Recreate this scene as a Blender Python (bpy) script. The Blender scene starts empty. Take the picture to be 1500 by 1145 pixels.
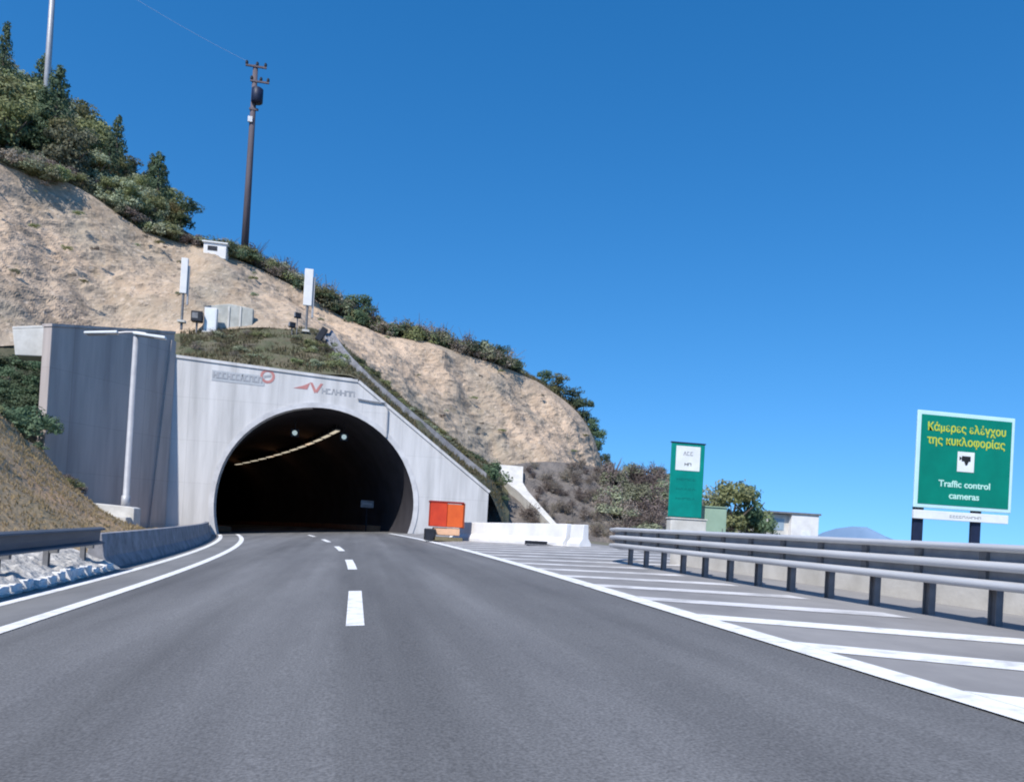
import bpy, bmesh, math, random
from mathutils import Vector, Matrix, noise
R = math.radians
rng = random.Random(7)
sc = bpy.context.scene
COL = sc.collection

# ------------------------------------------------------------------ frame of the place
F = 1150.0                     # focal length in photo pixels (1500 wide)
YAW = R(11.3); HOR = 754.0; EYE = 1.15
BANK = R(3.3)                  # the road is banked into its left-hand bend
CB, SB = math.cos(BANK), math.sin(BANK)
def r2w(x, y, z): return Vector((x*CB - z*SB, y, x*SB + z*CB))
CAM = r2w(0, 0, EYE)
def ray(px, py):
    a = (px-750)/F; b = (HOR-py)/F
    return r2w(math.sin(YAW)+a*math.cos(YAW), math.cos(YAW)-a*math.sin(YAW), b)
def at(px, py, Y):             # the world point at depth Y seen in that direction
    d = ray(px, py); return CAM + d*(Y/d.y)
def gz(x): return x*math.tan(BANK)
def L(y): return -3.45 - .0025*max(0, y-12)**2
def Rr(y): return 3.73 - .0012*max(0, y-12)**2
def Cc(y): return -.0022*max(0, y-12)**2

# ------------------------------------------------------------------ materials
def mat(name, c1, c2=None, rough=.85, scale=3.0, detail=6, bump=.25, bscale=None, metal=0.0, stretch=(1,1,1),
        lo=.35, hi=.65, objrand=0.0, c3=None, c3scale=.3, bdist=.02, spec=.3):
    m = bpy.data.materials.new(name); m.use_nodes = True
    nt = m.node_tree; n = nt.nodes; l = nt.links
    b = n['Principled BSDF']; b.inputs['Roughness'].default_value = rough; b.inputs['Metallic'].default_value = metal
    b.inputs['Specular IOR Level'].default_value = spec
    c2 = c2 or tuple(v*.75 for v in c1)
    tc = n.new('ShaderNodeTexCoord'); mp = n.new('ShaderNodeMapping'); mp.inputs['Scale'].default_value = stretch
    l.new(tc.outputs['Object'], mp.inputs['Vector'])
    nz = n.new('ShaderNodeTexNoise'); nz.inputs['Scale'].default_value = scale; nz.inputs['Detail'].default_value = detail
    nz.inputs['Roughness'].default_value = .62
    l.new(mp.outputs[0], nz.inputs['Vector'])
    rp = n.new('ShaderNodeValToRGB'); rp.color_ramp.elements[0].position = lo; rp.color_ramp.elements[1].position = hi
    rp.color_ramp.elements[0].color = (*c1, 1); rp.color_ramp.elements[1].color = (*c2, 1)
    l.new(nz.outputs['Fac'], rp.inputs['Fac']); out = rp.outputs['Color']
    if c3:
        nz3 = n.new('ShaderNodeTexNoise'); nz3.inputs['Scale'].default_value = c3scale; nz3.inputs['Detail'].default_value = 5
        l.new(tc.outputs['Object'], nz3.inputs['Vector'])
        r3 = n.new('ShaderNodeValToRGB'); r3.color_ramp.elements[0].position = .45; r3.color_ramp.elements[1].position = .62
        l.new(nz3.outputs['Fac'], r3.inputs['Fac'])
        mx = n.new('ShaderNodeMix'); mx.data_type = 'RGBA'
        l.new(r3.outputs['Color'], mx.inputs['Factor']); l.new(out, mx.inputs['A']); mx.inputs['B'].default_value = (*c3, 1)
        out = mx.outputs['Result']
    if objrand:
        oi = n.new('ShaderNodeObjectInfo'); hs = n.new('ShaderNodeHueSaturation')
        mr = n.new('ShaderNodeMapRange'); mr.inputs['To Min'].default_value = 1-objrand; mr.inputs['To Max'].default_value = 1+objrand
        l.new(oi.outputs['Random'], mr.inputs['Value']); l.new(mr.outputs[0], hs.inputs['Value'])
        mh = n.new('ShaderNodeMapRange'); mh.inputs['To Min'].default_value = .47; mh.inputs['To Max'].default_value = .53
        l.new(oi.outputs['Random'], mh.inputs['Value']); l.new(mh.outputs[0], hs.inputs['Hue'])
        l.new(out, hs.inputs['Color']); out = hs.outputs['Color']
    l.new(out, b.inputs['Base Color'])
    if bump:
        nb = n.new('ShaderNodeTexNoise'); nb.inputs['Scale'].default_value = bscale or scale*6; nb.inputs['Detail'].default_value = 8
        l.new(mp.outputs[0], nb.inputs['Vector'])
        bp = n.new('ShaderNodeBump'); bp.inputs['Strength'].default_value = bump; bp.inputs['Distance'].default_value = bdist
        l.new(nb.outputs['Fac'], bp.inputs['Height']); l.new(bp.outputs[0], b.inputs['Normal'])
    return m
def emis(name, col, s):
    m = bpy.data.materials.new(name); m.use_nodes = True
    b = m.node_tree.nodes['Principled BSDF']
    b.inputs['Base Color'].default_value = (*col, 1); b.inputs['Emission Color'].default_value = (*col, 1)
    b.inputs['Emission Strength'].default_value = s; return m

def asphalt_mat():
    m = mat('asphalt', (.172,.172,.174), (.112,.112,.116), rough=.9, scale=.55, detail=9, bump=.5, bscale=60, bdist=.006, stretch=(1.4,.22,1), lo=.3, hi=.7)
    nt = m.node_tree; n = nt.nodes; l = nt.links; b = n['Principled BSDF']
    src = b.inputs['Base Color'].links[0].from_socket
    tc = n.new('ShaderNodeTexCoord')
    sp = n.new('ShaderNodeTexNoise'); sp.inputs['Scale'].default_value = 55; sp.inputs['Detail'].default_value = 3
    l.new(tc.outputs['Object'], sp.inputs['Vector'])
    mr = n.new('ShaderNodeMapRange'); mr.inputs['From Min'].default_value = .3; mr.inputs['From Max'].default_value = .7
    mr.inputs['To Min'].default_value = .68; mr.inputs['To Max'].default_value = 1.32; l.new(sp.outputs['Fac'], mr.inputs['Value'])
    # long worn wheel tracks
    mp = n.new('ShaderNodeMapping'); mp.inputs['Scale'].default_value = (1.0,.02,1); l.new(tc.outputs['Object'], mp.inputs['Vector'])
    wt = n.new('ShaderNodeTexNoise'); wt.inputs['Scale'].default_value = 1.1; wt.inputs['Detail'].default_value = 3; l.new(mp.outputs[0], wt.inputs['Vector'])
    m2 = n.new('ShaderNodeMapRange'); m2.inputs['From Min'].default_value = .3; m2.inputs['From Max'].default_value = .7
    m2.inputs['To Min'].default_value = .72; m2.inputs['To Max'].default_value = 1.2; l.new(wt.outputs['Fac'], m2.inputs['Value'])
    pr = n.new('ShaderNodeMath'); pr.operation = 'MULTIPLY'; l.new(mr.outputs[0], pr.inputs[0]); l.new(m2.outputs[0], pr.inputs[1])
    vm = n.new('ShaderNodeVectorMath'); vm.operation = 'SCALE'; l.new(src, vm.inputs[0]); l.new(pr.outputs[0], vm.inputs['Scale'])
    l.new(vm.outputs[0], b.inputs['Base Color']); return m

def rock_mat():
    m = mat('rock_cut', (.545,.41,.295), (.42,.315,.225), scale=.35, detail=12, bump=.7, bscale=4, bdist=.1, lo=.36, hi=.64, c3=(.315,.265,.205), c3scale=.075, stretch=(1,1,.55))
    nt = m.node_tree; n = nt.nodes; l = nt.links; b = n['Principled BSDF']
    src = b.inputs['Base Color'].links[0].from_socket; tc = n.new('ShaderNodeTexCoord')
    st = n.new('ShaderNodeMapping'); st.inputs['Scale'].default_value = (.9,.6,.16); st.inputs['Rotation'].default_value = (0,.5,0); l.new(tc.outputs['Object'], st.inputs['Vector'])
    zs = n.new('ShaderNodeTexNoise'); zs.inputs['Scale'].default_value = .8; zs.inputs['Detail'].default_value = 7; l.new(st.outputs[0], zs.inputs['Vector'])
    ms = n.new('ShaderNodeMapRange'); ms.inputs['From Min'].default_value = .5; ms.inputs['From Max'].default_value = .66; ms.inputs['To Max'].default_value = .6; l.new(zs.outputs['Fac'], ms.inputs['Value'])
    mxs = n.new('ShaderNodeMix'); mxs.data_type = 'RGBA'; l.new(ms.outputs[0], mxs.inputs['Factor']); l.new(src, mxs.inputs['A']); mxs.inputs['B'].default_value = (.27,.2,.14,1); src = mxs.outputs['Result']
    # stones, dark cracks and dry tufts a hand or two across
    for sc_, lo, hi, col, f in ((1.3,.58,.68,(.2,.165,.115),.55), (3.0,.58,.68,(.62,.52,.42),.5), (6,.58,.72,(.17,.135,.1),.5)):
        z = n.new('ShaderNodeTexNoise'); z.inputs['Scale'].default_value = sc_; z.inputs['Detail'].default_value = 4; l.new(tc.outputs['Object'], z.inputs['Vector'])
        mr = n.new('ShaderNodeMapRange'); mr.inputs['From Min'].default_value = lo; mr.inputs['From Max'].default_value = hi; mr.inputs['To Max'].default_value = f
        l.new(z.outputs['Fac'], mr.inputs['Value'])
        mx = n.new('ShaderNodeMix'); mx.data_type = 'RGBA'; l.new(mr.outputs[0], mx.inputs['Factor']); l.new(src, mx.inputs['A']); mx.inputs['B'].default_value = (*col,1); src = mx.outputs['Result']
    l.new(src, b.inputs['Base Color']); return m
def panel_mat(name, c1, c2, step=1.25):
    """concrete with vertical formwork joints and rain streaks"""
    m = mat(name, c1, c2, rough=.8, scale=1.1, detail=9, bump=.25, bscale=14, stretch=(1,1,.1), lo=.36, hi=.68)
    nt = m.node_tree; n = nt.nodes; l = nt.links; b = n['Principled BSDF']
    src = b.inputs['Base Color'].links[0].from_socket
    tc = n.new('ShaderNodeTexCoord')
    br = n.new('ShaderNodeTexBrick'); br.offset = 0; br.inputs['Scale'].default_value = 1
    br.inputs['Brick Width'].default_value = step; br.inputs['Row Height'].default_value = 2.5
    br.inputs['Mortar Size'].default_value = .018; br.inputs['Mortar Smooth'].default_value = .4
    br.inputs['Color1'].default_value = (1,1,1,1); br.inputs['Color2'].default_value = (.965,.965,.965,1); br.inputs['Mortar'].default_value = (.84,.84,.84,1)
    cx = n.new('ShaderNodeSeparateXYZ'); l.new(tc.outputs['Object'], cx.inputs[0])
    cm = n.new('ShaderNodeCombineXYZ'); l.new(cx.outputs['X'], cm.inputs['X']); l.new(cx.outputs['Z'], cm.inputs['Y'])
    l.new(cm.outputs[0], br.inputs['Vector'])
    mx = n.new('ShaderNodeMix'); mx.data_type = 'RGBA'; mx.blend_type = 'MULTIPLY'; mx.inputs['Factor'].default_value = 1
    l.new(src, mx.inputs['A']); l.new(br.outputs['Color'], mx.inputs['B']); l.new(mx.outputs['Result'], b.inputs['Base Color'])
    return m

def leaf_mat(name, c1, c2, objrand=.4):
    m = mat(name, c1, c2, rough=.7, scale=1.6, detail=3, bump=0, objrand=objrand, lo=.38, hi=.62, spec=.25)
    nt = m.node_tree; n = nt.nodes; l = nt.links; b = n['Principled BSDF']
    tr = n.new('ShaderNodeBsdfTranslucent'); l.new(b.inputs['Base Color'].links[0].from_socket, tr.inputs['Color'])
    mx = n.new('ShaderNodeMixShader'); mx.inputs[0].default_value = .35
    l.new(b.outputs[0], mx.inputs[1]); l.new(tr.outputs[0], mx.inputs[2]); l.new(mx.outputs[0], n['Material Output'].inputs['Surface'])
    return m

M = {}
M['asphalt'] = asphalt_mat()
M['apron'] = mat('hatched_apron_asphalt', (.3,.29,.285), (.2,.195,.195), scale=1.2, detail=9, bump=.4, bscale=60, bdist=.006, lo=.3, hi=.7, stretch=(1,.5,1))
M['shoulder'] = mat('shoulder_asphalt', (.22,.22,.22), (.16,.16,.162), scale=1.2, detail=9, bump=.4, bscale=60, bdist=.006, stretch=(1,.3,1))
M['paint'] = mat('road_paint', (.76,.76,.75), (.36,.36,.365), scale=5, detail=12, bump=.1, lo=.5, hi=.8)
M['worn'] = mat('worn_road_paint', (.66,.65,.65), (.34,.335,.335), scale=1.6, detail=9, bump=.1, lo=.42, hi=.72)
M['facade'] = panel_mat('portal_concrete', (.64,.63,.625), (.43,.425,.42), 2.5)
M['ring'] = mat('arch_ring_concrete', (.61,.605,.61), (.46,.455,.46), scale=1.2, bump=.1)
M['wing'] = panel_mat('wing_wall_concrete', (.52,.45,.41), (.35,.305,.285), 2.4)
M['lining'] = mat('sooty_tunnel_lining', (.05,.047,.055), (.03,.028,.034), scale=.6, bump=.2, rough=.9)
M['kerbtile'] = mat('tunnel_walkway_glow_brown', (.42,.17,.09), (.3,.12,.065), scale=2)  # brown tile, reddened and raised to carry the warm floor glow in its colour
M['barrier'] = mat('rough_grey_concrete', (.3,.3,.32), (.17,.17,.185), scale=2.5, detail=9, bump=.5, bscale=18)
M['pale'] = mat('pale_concrete', (.66,.64,.6), (.5,.48,.44), scale=1.5, detail=8, bump=.2, bscale=20)
M['white'] = mat('whitewashed_concrete', (.8,.79,.78), (.66,.65,.64), scale=1.0, detail=8, bump=.15)
M['rock'] = rock_mat()
M['scree'] = mat('grey_brown_scree', (.2,.175,.155), (.11,.098,.09), scale=.9, detail=10, bump=.9, bscale=4, bdist=.15)
M['hilltop'] = mat('hilltop_soil', (.13,.115,.075), (.08,.08,.045), scale=.5, detail=8, bump=.5, bscale=3, bdist=.2)
M['fill'] = mat('overgrown_backfill', (.15,.125,.085), (.085,.095,.05), scale=.7, detail=9, bump=.8, bscale=4, bdist=.15)
M['bank'] = mat('dry_grass_bank', (.38,.275,.165), (.255,.2,.11), scale=.5, detail=10, bump=.7, bscale=8, bdist=.08, c3=(.42,.28,.17), c3scale=.25)
M['gravel'] = mat('pale_gravel', (.55,.53,.5), (.3,.29,.28), scale=5, detail=10, bump=.9, bscale=14, bdist=.05)
M['ground'] = mat('dry_ground', (.2,.18,.13), (.13,.125,.08), scale=.15, detail=10, bump=.5, bscale=2, bdist=.1)
M['far'] = mat('far_hill_haze_blue', (.2,.3,.44), (.17,.26,.39), scale=.1, bump=0)  # distance haze painted into the hill colour as blue
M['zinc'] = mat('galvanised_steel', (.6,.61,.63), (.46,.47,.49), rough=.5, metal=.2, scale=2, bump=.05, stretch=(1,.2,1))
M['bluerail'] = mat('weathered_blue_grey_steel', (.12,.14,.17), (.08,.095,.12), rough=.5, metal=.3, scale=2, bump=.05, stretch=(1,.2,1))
M['plate'] = mat('groove_shade_steel', (.36,.375,.4), (.26,.275,.3), rough=.55, scale=3, bump=.05)  # steel toned darker than the rails to paint the shade in the grooves
M['post'] = mat('dark_steel_post', (.22,.22,.23), (.15,.15,.155), rough=.6, metal=.2, scale=4, bump=.05)
M['navy'] = mat('navy_painted_steel', (.018,.025,.06), (.012,.018,.04), rough=.5, scale=3, bump=.05)
M['lamp'] = mat('pale_lamp_steel', (.45,.45,.46), (.36,.36,.38), rough=.5, metal=.2, scale=2, bump=.05)
M['wood'] = mat('weathered_pole_wood', (.15,.125,.14), (.09,.075,.085), scale=2, stretch=(1,1,.1), bump=.3)
M['dark'] = mat('dark_equipment', (.025,.027,.035), (.015,.016,.02), rough=.5, scale=3, bump=.05)
M['wire'] = mat('pale_cable', (.2,.27,.4), (.18,.25,.38), bump=0, rough=.5)
M['green'] = mat('sign_green', (.0,.22,.15), (.0,.18,.125), rough=.45, scale=1.2, bump=0)
M['green2'] = mat('sign_sea_green', (.0,.25,.2), (.0,.19,.155), rough=.45, scale=1.2, bump=0)
M['signw'] = mat('sign_white', (.8,.82,.82), (.7,.72,.72), rough=.45, scale=2, bump=0)
M['signb'] = mat('sign_border_pale', (.55,.78,.8), (.5,.72,.75), rough=.45, scale=2, bump=0)
M['yellow'] = mat('sign_yellow_lettering', (.55,.6,.06), (.5,.55,.06), rough=.45, bump=0)
M['mint'] = mat('sign_white_lettering', (.5,.8,.7), (.45,.74,.66), rough=.45, bump=0)
M['black'] = mat('black_marking', (.02,.02,.022), (.015,.015,.016), rough=.6, bump=0)
M['grey'] = mat('faded_grey_lettering', (.36,.365,.385), (.31,.32,.34), rough=.7, bump=0)
M['red'] = mat('red_panel', (.62,.06,.02), (.5,.045,.018), rough=.5, scale=2, bump=0)
M['redmark'] = mat('faded_red_mark', (.5,.22,.2), (.42,.18,.17), rough=.6, bump=0)
M['orange'] = mat('orange_panel', (.7,.125,.025), (.6,.09,.02), rough=.5, scale=2, bump=0)
M['peach'] = mat('peach_base', (.75,.45,.28), (.65,.4,.25), rough=.6, bump=0)
M['cabinet'] = mat('pale_green_paint', (.33,.45,.34), (.28,.39,.29), rough=.5, scale=2, bump=.03)
M['bluewall'] = mat('blue_grey_panel', (.16,.23,.34), (.1,.16,.25), rough=.6, scale=2.5, detail=8, bump=.1)
M['glass'] = mat('pale_glass', (.32,.4,.46), (.25,.33,.4), rough=.15, bump=0, spec=.6)
M['bark'] = mat('bark', (.11,.09,.075), (.07,.055,.045), scale=4, stretch=(1,1,.2), bump=.5)
M['leaf'] = leaf_mat('olive_leaves', (.19,.21,.085), (.28,.29,.15))
M['leafg'] = leaf_mat('grey_green_leaves', (.26,.285,.18), (.35,.365,.25))
M['leafd'] = leaf_mat('dark_evergreen_leaves', (.075,.115,.065), (.135,.175,.1))
M['leafy'] = leaf_mat('yellowing_leaves', (.17,.16,.055), (.23,.19,.08))
M['dry'] = leaf_mat('dry_brown_brush', (.21,.175,.145), (.29,.245,.21))
M['pink'] = leaf_mat('pinkish_dry_brush', (.3,.245,.215), (.37,.31,.275))
M['ggrass'] = leaf_mat('dry_grass_blades', (.36,.28,.15), (.4,.31,.19), 0)
M['sgrass'] = leaf_mat('scrub_blades', (.12,.12,.06), (.17,.135,.085), 0)
M['lampglow'] = emis('tunnel_lamp_glow', (1,.88,.68), .5)
M['siglow'] = emis('signal_glow', (.75,.9,.85), .3)

# ------------------------------------------------------------------ mesh helpers
class MB:
    def __init__(s): s.v = []; s.f = []
    def add(s, vs, fs):
        o = len(s.v); s.v += [tuple(v) for v in vs]; s.f += [tuple(i+o for i in f) for f in fs]; return s
    def box(s, c, sz, rz=0, tilt=None):
        m = Matrix.Rotation(rz, 3, 'Z')
        if tilt: m = m @ tilt
        vs = [Vector(c) + m @ Vector((x*sz[0]/2, y*sz[1]/2, z*sz[2]/2)) for x in (-1,1) for y in (-1,1) for z in (-1,1)]
        return s.add(vs, [(0,1,3,2),(4,6,7,5),(0,4,5,1),(2,3,7,6),(0,2,6,4),(1,5,7,3)])
    def tube(s, pts, rad, n=8):
        pts = [Vector(p) for p in pts]
        if not hasattr(rad, '__len__'): rad = [rad]*len(pts)
        vs = []
        for i, p in enumerate(pts):
            d = (pts[min(i+1,len(pts)-1)] - pts[max(i-1,0)]).normalized()
            a = d.cross(Vector((0,0,1)) if abs(d.z) < .9 else Vector((1,0,0))).normalized(); b = d.cross(a)
            for k in range(n):
                t = 2*math.pi*k/n; vs.append(p + (a*math.cos(t)+b*math.sin(t))*rad[i])
        fs = [(i*n+k, i*n+(k+1)%n, (i+1)*n+(k+1)%n, (i+1)*n+k) for i in range(len(pts)-1) for k in range(n)]
        fs += [tuple(range(n))[::-1], tuple((len(pts)-1)*n+k for k in range(n))]
        return s.add(vs, fs)
    def sweep(s, pts, prof, closed=True):
        """profile (side, up) pushed along pts; side is to the right of travel"""
        pts = [Vector(p) for p in pts]; n = len(prof); vs = []
        for i, p in enumerate(pts):
            d = (pts[min(i+1,len(pts)-1)] - pts[max(i-1,0)]); d.z = 0; d.normalize()
            r = Vector((d.y, -d.x, 0))
            for (a, b) in prof: vs.append(p + r*a + Vector((0,0,b)))
        m = n if closed else n-1
        fs = [(i*n+k, i*n+(k+1)%n, (i+1)*n+(k+1)%n, (i+1)*n+k) for i in range(len(pts)-1) for k in range(m)]
        if closed: fs += [tuple(range(n))[::-1], tuple((len(pts)-1)*n+k for k in range(n))]
        return s.add(vs, fs)
    def prism(s, poly, off):
        n = len(poly); off = Vector(off)
        vs = [Vector(p) for p in poly] + [Vector(p)+off for p in poly]
        return s.add(vs, [tuple(range(n)), tuple(range(n, 2*n))[::-1]] + [(i, i+n, (i+1)%n+n, (i+1)%n) for i in range(n)])
    def build(s, name, m, parent=None, smooth=False, bevel=0, base=None):
        me = bpy.data.meshes.new(name)
        off = Vector(base) if base is not None else Vector((0,0,0))
        me.from_pydata([tuple(Vector(v)-off) for v in s.v], [], s.f)
        bm = bmesh.new(); bm.from_mesh(me)
        big = [f for f in bm.faces if len(f.verts) > 4]
        if big: bmesh.ops.triangulate(bm, faces=big)
        bmesh.ops.recalc_face_normals(bm, faces=bm.faces); bm.to_mesh(me); bm.free()
        me.materials.append(m)
        if smooth: me.polygons.foreach_set('use_smooth', [True]*len(me.polygons))
        o = bpy.data.objects.new(name, me); COL.objects.link(o)
        if parent:
            o.parent = parent
            if base is not None: o.location = off
        elif base is not None: o.location = off
        if bevel:
            b = o.modifiers.new('bevel', 'BEVEL'); b.width = bevel; b.segments = 2; b.limit_method = 'ANGLE'
        return o
def tag(o, label=None, cat=None, group=None, kind=None):
    if label: o['label'] = label
    if cat: o['category'] = cat
    if group: o['group'] = group
    if kind: o['kind'] = kind
    return o
def thing(name, loc, label, cat, group=None, rz=0):
    o = bpy.data.objects.new(name, None); COL.objects.link(o); o.empty_display_size = .2
    o.location = loc; o.rotation_euler.z = rz
    return tag(o, label, cat, group)
def copy_tree(o, parent=None):
    c = o.copy(); COL.objects.link(c)
    if parent: c.parent = parent
    for ch in list(o.children): copy_tree(ch, c)
    return c
def struct(o, label=None, cat=None): return tag(o, label, cat, None, 'structure')
def text_mesh(body, size, m, name, parent, loc, width=None, z=0.0, bold=.0):
    """lettering standing in the XZ plane of its parent, facing -Y"""
    cu = bpy.data.curves.new('lettering', 'FONT'); cu.body = body; cu.size = size; cu.align_x = 'CENTER'; cu.align_y = 'CENTER'
    cu.extrude = .004; cu.offset = bold
    t = bpy.data.objects.new('lettering_tmp', cu); COL.objects.link(t)
    dg = bpy.context.evaluated_depsgraph_get()
    me = bpy.data.meshes.new_from_object(t.evaluated_get(dg))
    bpy.data.objects.remove(t)
    xs = [v.co.x for v in me.vertices]
    k = width/(max(xs)-min(xs)) if width else 1
    for v in me.vertices: v.co = Vector((v.co.x*k, -v.co.z, v.co.y))
    me.materials.clear(); me.materials.append(m); me.name = name
    o = bpy.data.objects.new(name, me); COL.objects.link(o); o.parent = parent; o.location = loc
    return o
def glyphs(n, w, h, seed, mb, origin, xdir, zdir, gap=.28, depth=.015, out=Vector((0,-1,0))):
    """a run of worn, unreadable letter shapes: two or three strokes each"""
    r = random.Random(seed); cw = w/n; th = h*.2
    def bar(x0, z0, x1, z1):
        a = origin + xdir*x0 + zdir*z0; b = origin + xdir*x1 + zdir*z1
        d = (b-a).normalized(); s = d.cross(out)*th/2
        mb.prism([a-s, b-s, b+s, a+s], out*depth)
    for i in range(n):
        x = i*cw; e = cw*(1-gap)
        k = r.randrange(5)
        bar(x, 0, x, h) if k != 3 else bar(x, 0, x+e*.5, h)
        if k in (0, 1): bar(x+e, 0, x+e, h)
        if k in (0, 2, 4): bar(x+th*.5, h-th/2, x+e-th*.5, h-th/2)
        if k == 1: bar(x+th*.5, h*.5, x+e-th*.5, h*.5)
        if k in (2, 4): bar(x+th*.5, th/2, x+e, th/2)
        if k == 3: bar(x+e*.5, h, x+e, 0)
    return mb

# ------------------------------------------------------------------ sheets of land
def poly_at(pts, u):
    t = u*(len(pts)-1); i = min(int(t), len(pts)-2); f = t-i
    p = [pts[max(i-1,0)], pts[i], pts[i+1], pts[min(i+2,len(pts)-1)]]
    return .5*((2*p[1]) + (p[2]-p[0])*f + (2*p[0]-5*p[1]+4*p[2]-p[3])*f*f + (3*p[1]-p[0]-3*p[2]+p[3])*f**3)
def resample(keys, xs):
    """keys: (px, py, Y); gives world points at the photo columns xs"""
    out = []
    for x in xs:
        for a, b in zip(keys, keys[1:]):
            if a[0] <= x <= b[0]:
                f = (x-a[0])/(b[0]-a[0]); out.append(at(x, a[1]+(b[1]-a[1])*f, a[2]+(b[2]-a[2])*f)); break
    return out
def sheet(name, lower, upper, nu, nv, m, amp=0, freq=.3, smooth=True, bulge=None, seed=0, ridged=False, edge=.0, fold=0.0):
    mb = MB(); vs = []
    for j in range(nv+1):
        v = j/nv
        for i in range(nu+1):
            u = i/nu
            a, b = poly_at(lower, u), poly_at(upper, u)
            p = a.lerp(b, v)
            if bulge: p = p + bulge(u, v)
            if amp:
                n1 = noise.fractal(p*freq + Vector((seed,0,0)), .9, 2.1, 6)
                if ridged:
                    q = p*freq*1.0; q.z *= 2.4
                    dg = Vector((p.x*.55+p.z*.5, p.y*.3, p.z*.12-p.x*.1))       # gullies running down the slope
                    vo = noise.voronoi(Vector((p.x, p.y*.8, p.z*1.3))*.55 + Vector((seed,1,2)))[0]
                    vo2 = noise.voronoi(Vector((p.x, p.y, p.z*1.2))*1.5)[0]
                    n1 = .5*n1 + .35*(noise.ridged_multi_fractal(q*1.6 + Vector((0,seed,0)), .9, 2.2, 6, 1.0, 2.0)-1.2) + .35*noise.fractal(dg, .9, 2.1, 5) - .32*(vo[1]-vo[0]-.35) - .22*(vo2[0]-.4)
                k = min(1, edge + min(v, 1-v)*6)
                if ridged:
                    big = noise.fractal(Vector((p.x*.8+p.z*.35, p.y*.3, p.z*.3))*.13 + Vector((seed+4,0,0)), 1.0, 2.0, 3)
                    n1 = .6*n1 + fold*big
                p = p + Vector((.15, -.75, .55))*amp*n1*k
            vs.append(p)
    fs = [(j*(nu+1)+i, j*(nu+1)+i+1, (j+1)*(nu+1)+i+1, (j+1)*(nu+1)+i) for j in range(nv) for i in range(nu)]
    return mb.add(vs, fs).build(name, m, smooth=smooth)

XS = [-420,-260,-120,-50,0,50,110,190,240,300,360,440,500,560,620,700,760,810,850,872,886]
RIM_K = [(-420,-20,52),(-260,90,58),(-120,180,62),(-50,215,64),(0,238,66),(50,255,68),(110,270,70),(190,325,72),(240,348,73),(300,362,74),(360,385,75),(440,422,76),
         (500,462,77),(560,490,78),(620,502,79),(700,525,81),(760,545,83),(810,575,85),(850,610,87),(872,650,88),(886,700,88)]
BASE_K = [(-420,520,46),(-120,510,50),(0,505,53),(75,500,55),(150,494,57),(262,490,59),(380,480,60),(470,492,61),(520,545,61),(600,640,62),(680,740,63),(740,790,64),(890,800,66)]
BACK_K = [(-420,-240,86),(-120,60,92),(0,128,95),(100,185,95),(190,262,95),(250,325,95),(300,356,94),(440,418,96),(560,486,98),(700,520,102),(810,572,106),(860,625,108),(886,704,108)]
rim = resample(RIM_K, XS); base = resample(BASE_K, XS); back = resample(BACK_K, XS)
rear = [Vector((p.x+8, p.y+70, -2)) for p in back]
rock = sheet('hillside_rock_cut', base, rim, 420, 170, M['rock'], amp=1.0, freq=.25, smooth=False, ridged=True, edge=.15, fold=2.6)
struct(rock)
hill = sheet('hilltop', rim, back, 120, 16, M['hilltop'], amp=.5, freq=.2, edge=.0); struct(hill)
hb = sheet('hill_back', back, rear, 60, 10, M['hilltop'], amp=.5, freq=.1); struct(hb)
def on_hill(u, v): return poly_at(rim, u).lerp(poly_at(back, u), v)
def u_of(px):
    for i in range(len(XS)-1):
        if XS[i] <= px <= XS[i+1]: return (i + (px-XS[i])/(XS[i+1]-XS[i]))/(len(XS)-1)
    return 0 if px < XS[0] else 1

# land behind and above the portal
PY = 49.0
XF = [200,262,330,400,470,520,560,600,640,680,715,745]
FL = resample([(200,518,PY+.75),(262,524,PY+.75),(520,553,PY+.75),(715,718,PY+.75),(745,790,PY+.75)], XF)
FU = resample([(200,480,60.5),(262,484,60.5),(380,474,61.5),(470,484,62),(520,520,62.5),(560,556,62.5),(600,592,63),(680,655,64),(735,690,64),(745,700,64)], XF)
fill = sheet('backfill_slope', FL, FU, 90, 16, M['fill'], amp=.5, freq=.5, edge=0); struct(fill)
def on_fill(px, v):
    i = max(k for k in range(len(XF)) if XF[k] <= px); i = min(i, len(XF)-2); f = (px-XF[i])/(XF[i+1]-XF[i]); u = (i+f)/(len(XF)-1)
    return poly_at(FL, u).lerp(poly_at(FU, u), v)
XL = [690,745,800,850,890,940,1000,1060,1140,1230]
LL = resample([(690,806,53),(900,808,54),(1230,812,60)], XL)
LU = resample([(690,706,63),(745,682,64),(800,676,66),(850,680,67),(890,688,68),(940,696,69),(995,706,70),(1060,752,73),(1140,786,78),(1230,800,80)], XL)
low = sheet('scree_slope', LL, LU, 160, 50, M['scree'], smooth=False, amp=.6, freq=.45, seed=5, ridged=True, edge=.1); struct(low)
def on_low(px, v):
    i = max(k for k in range(len(XL)) if XL[k] <= px); i = min(i, len(XL)-2); f = (px-XL[i])/(XL[i+1]-XL[i]); u = (i+f)/(len(XL)-1)
    return poly_at(LL, u).lerp(poly_at(LU, u), v)

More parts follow.
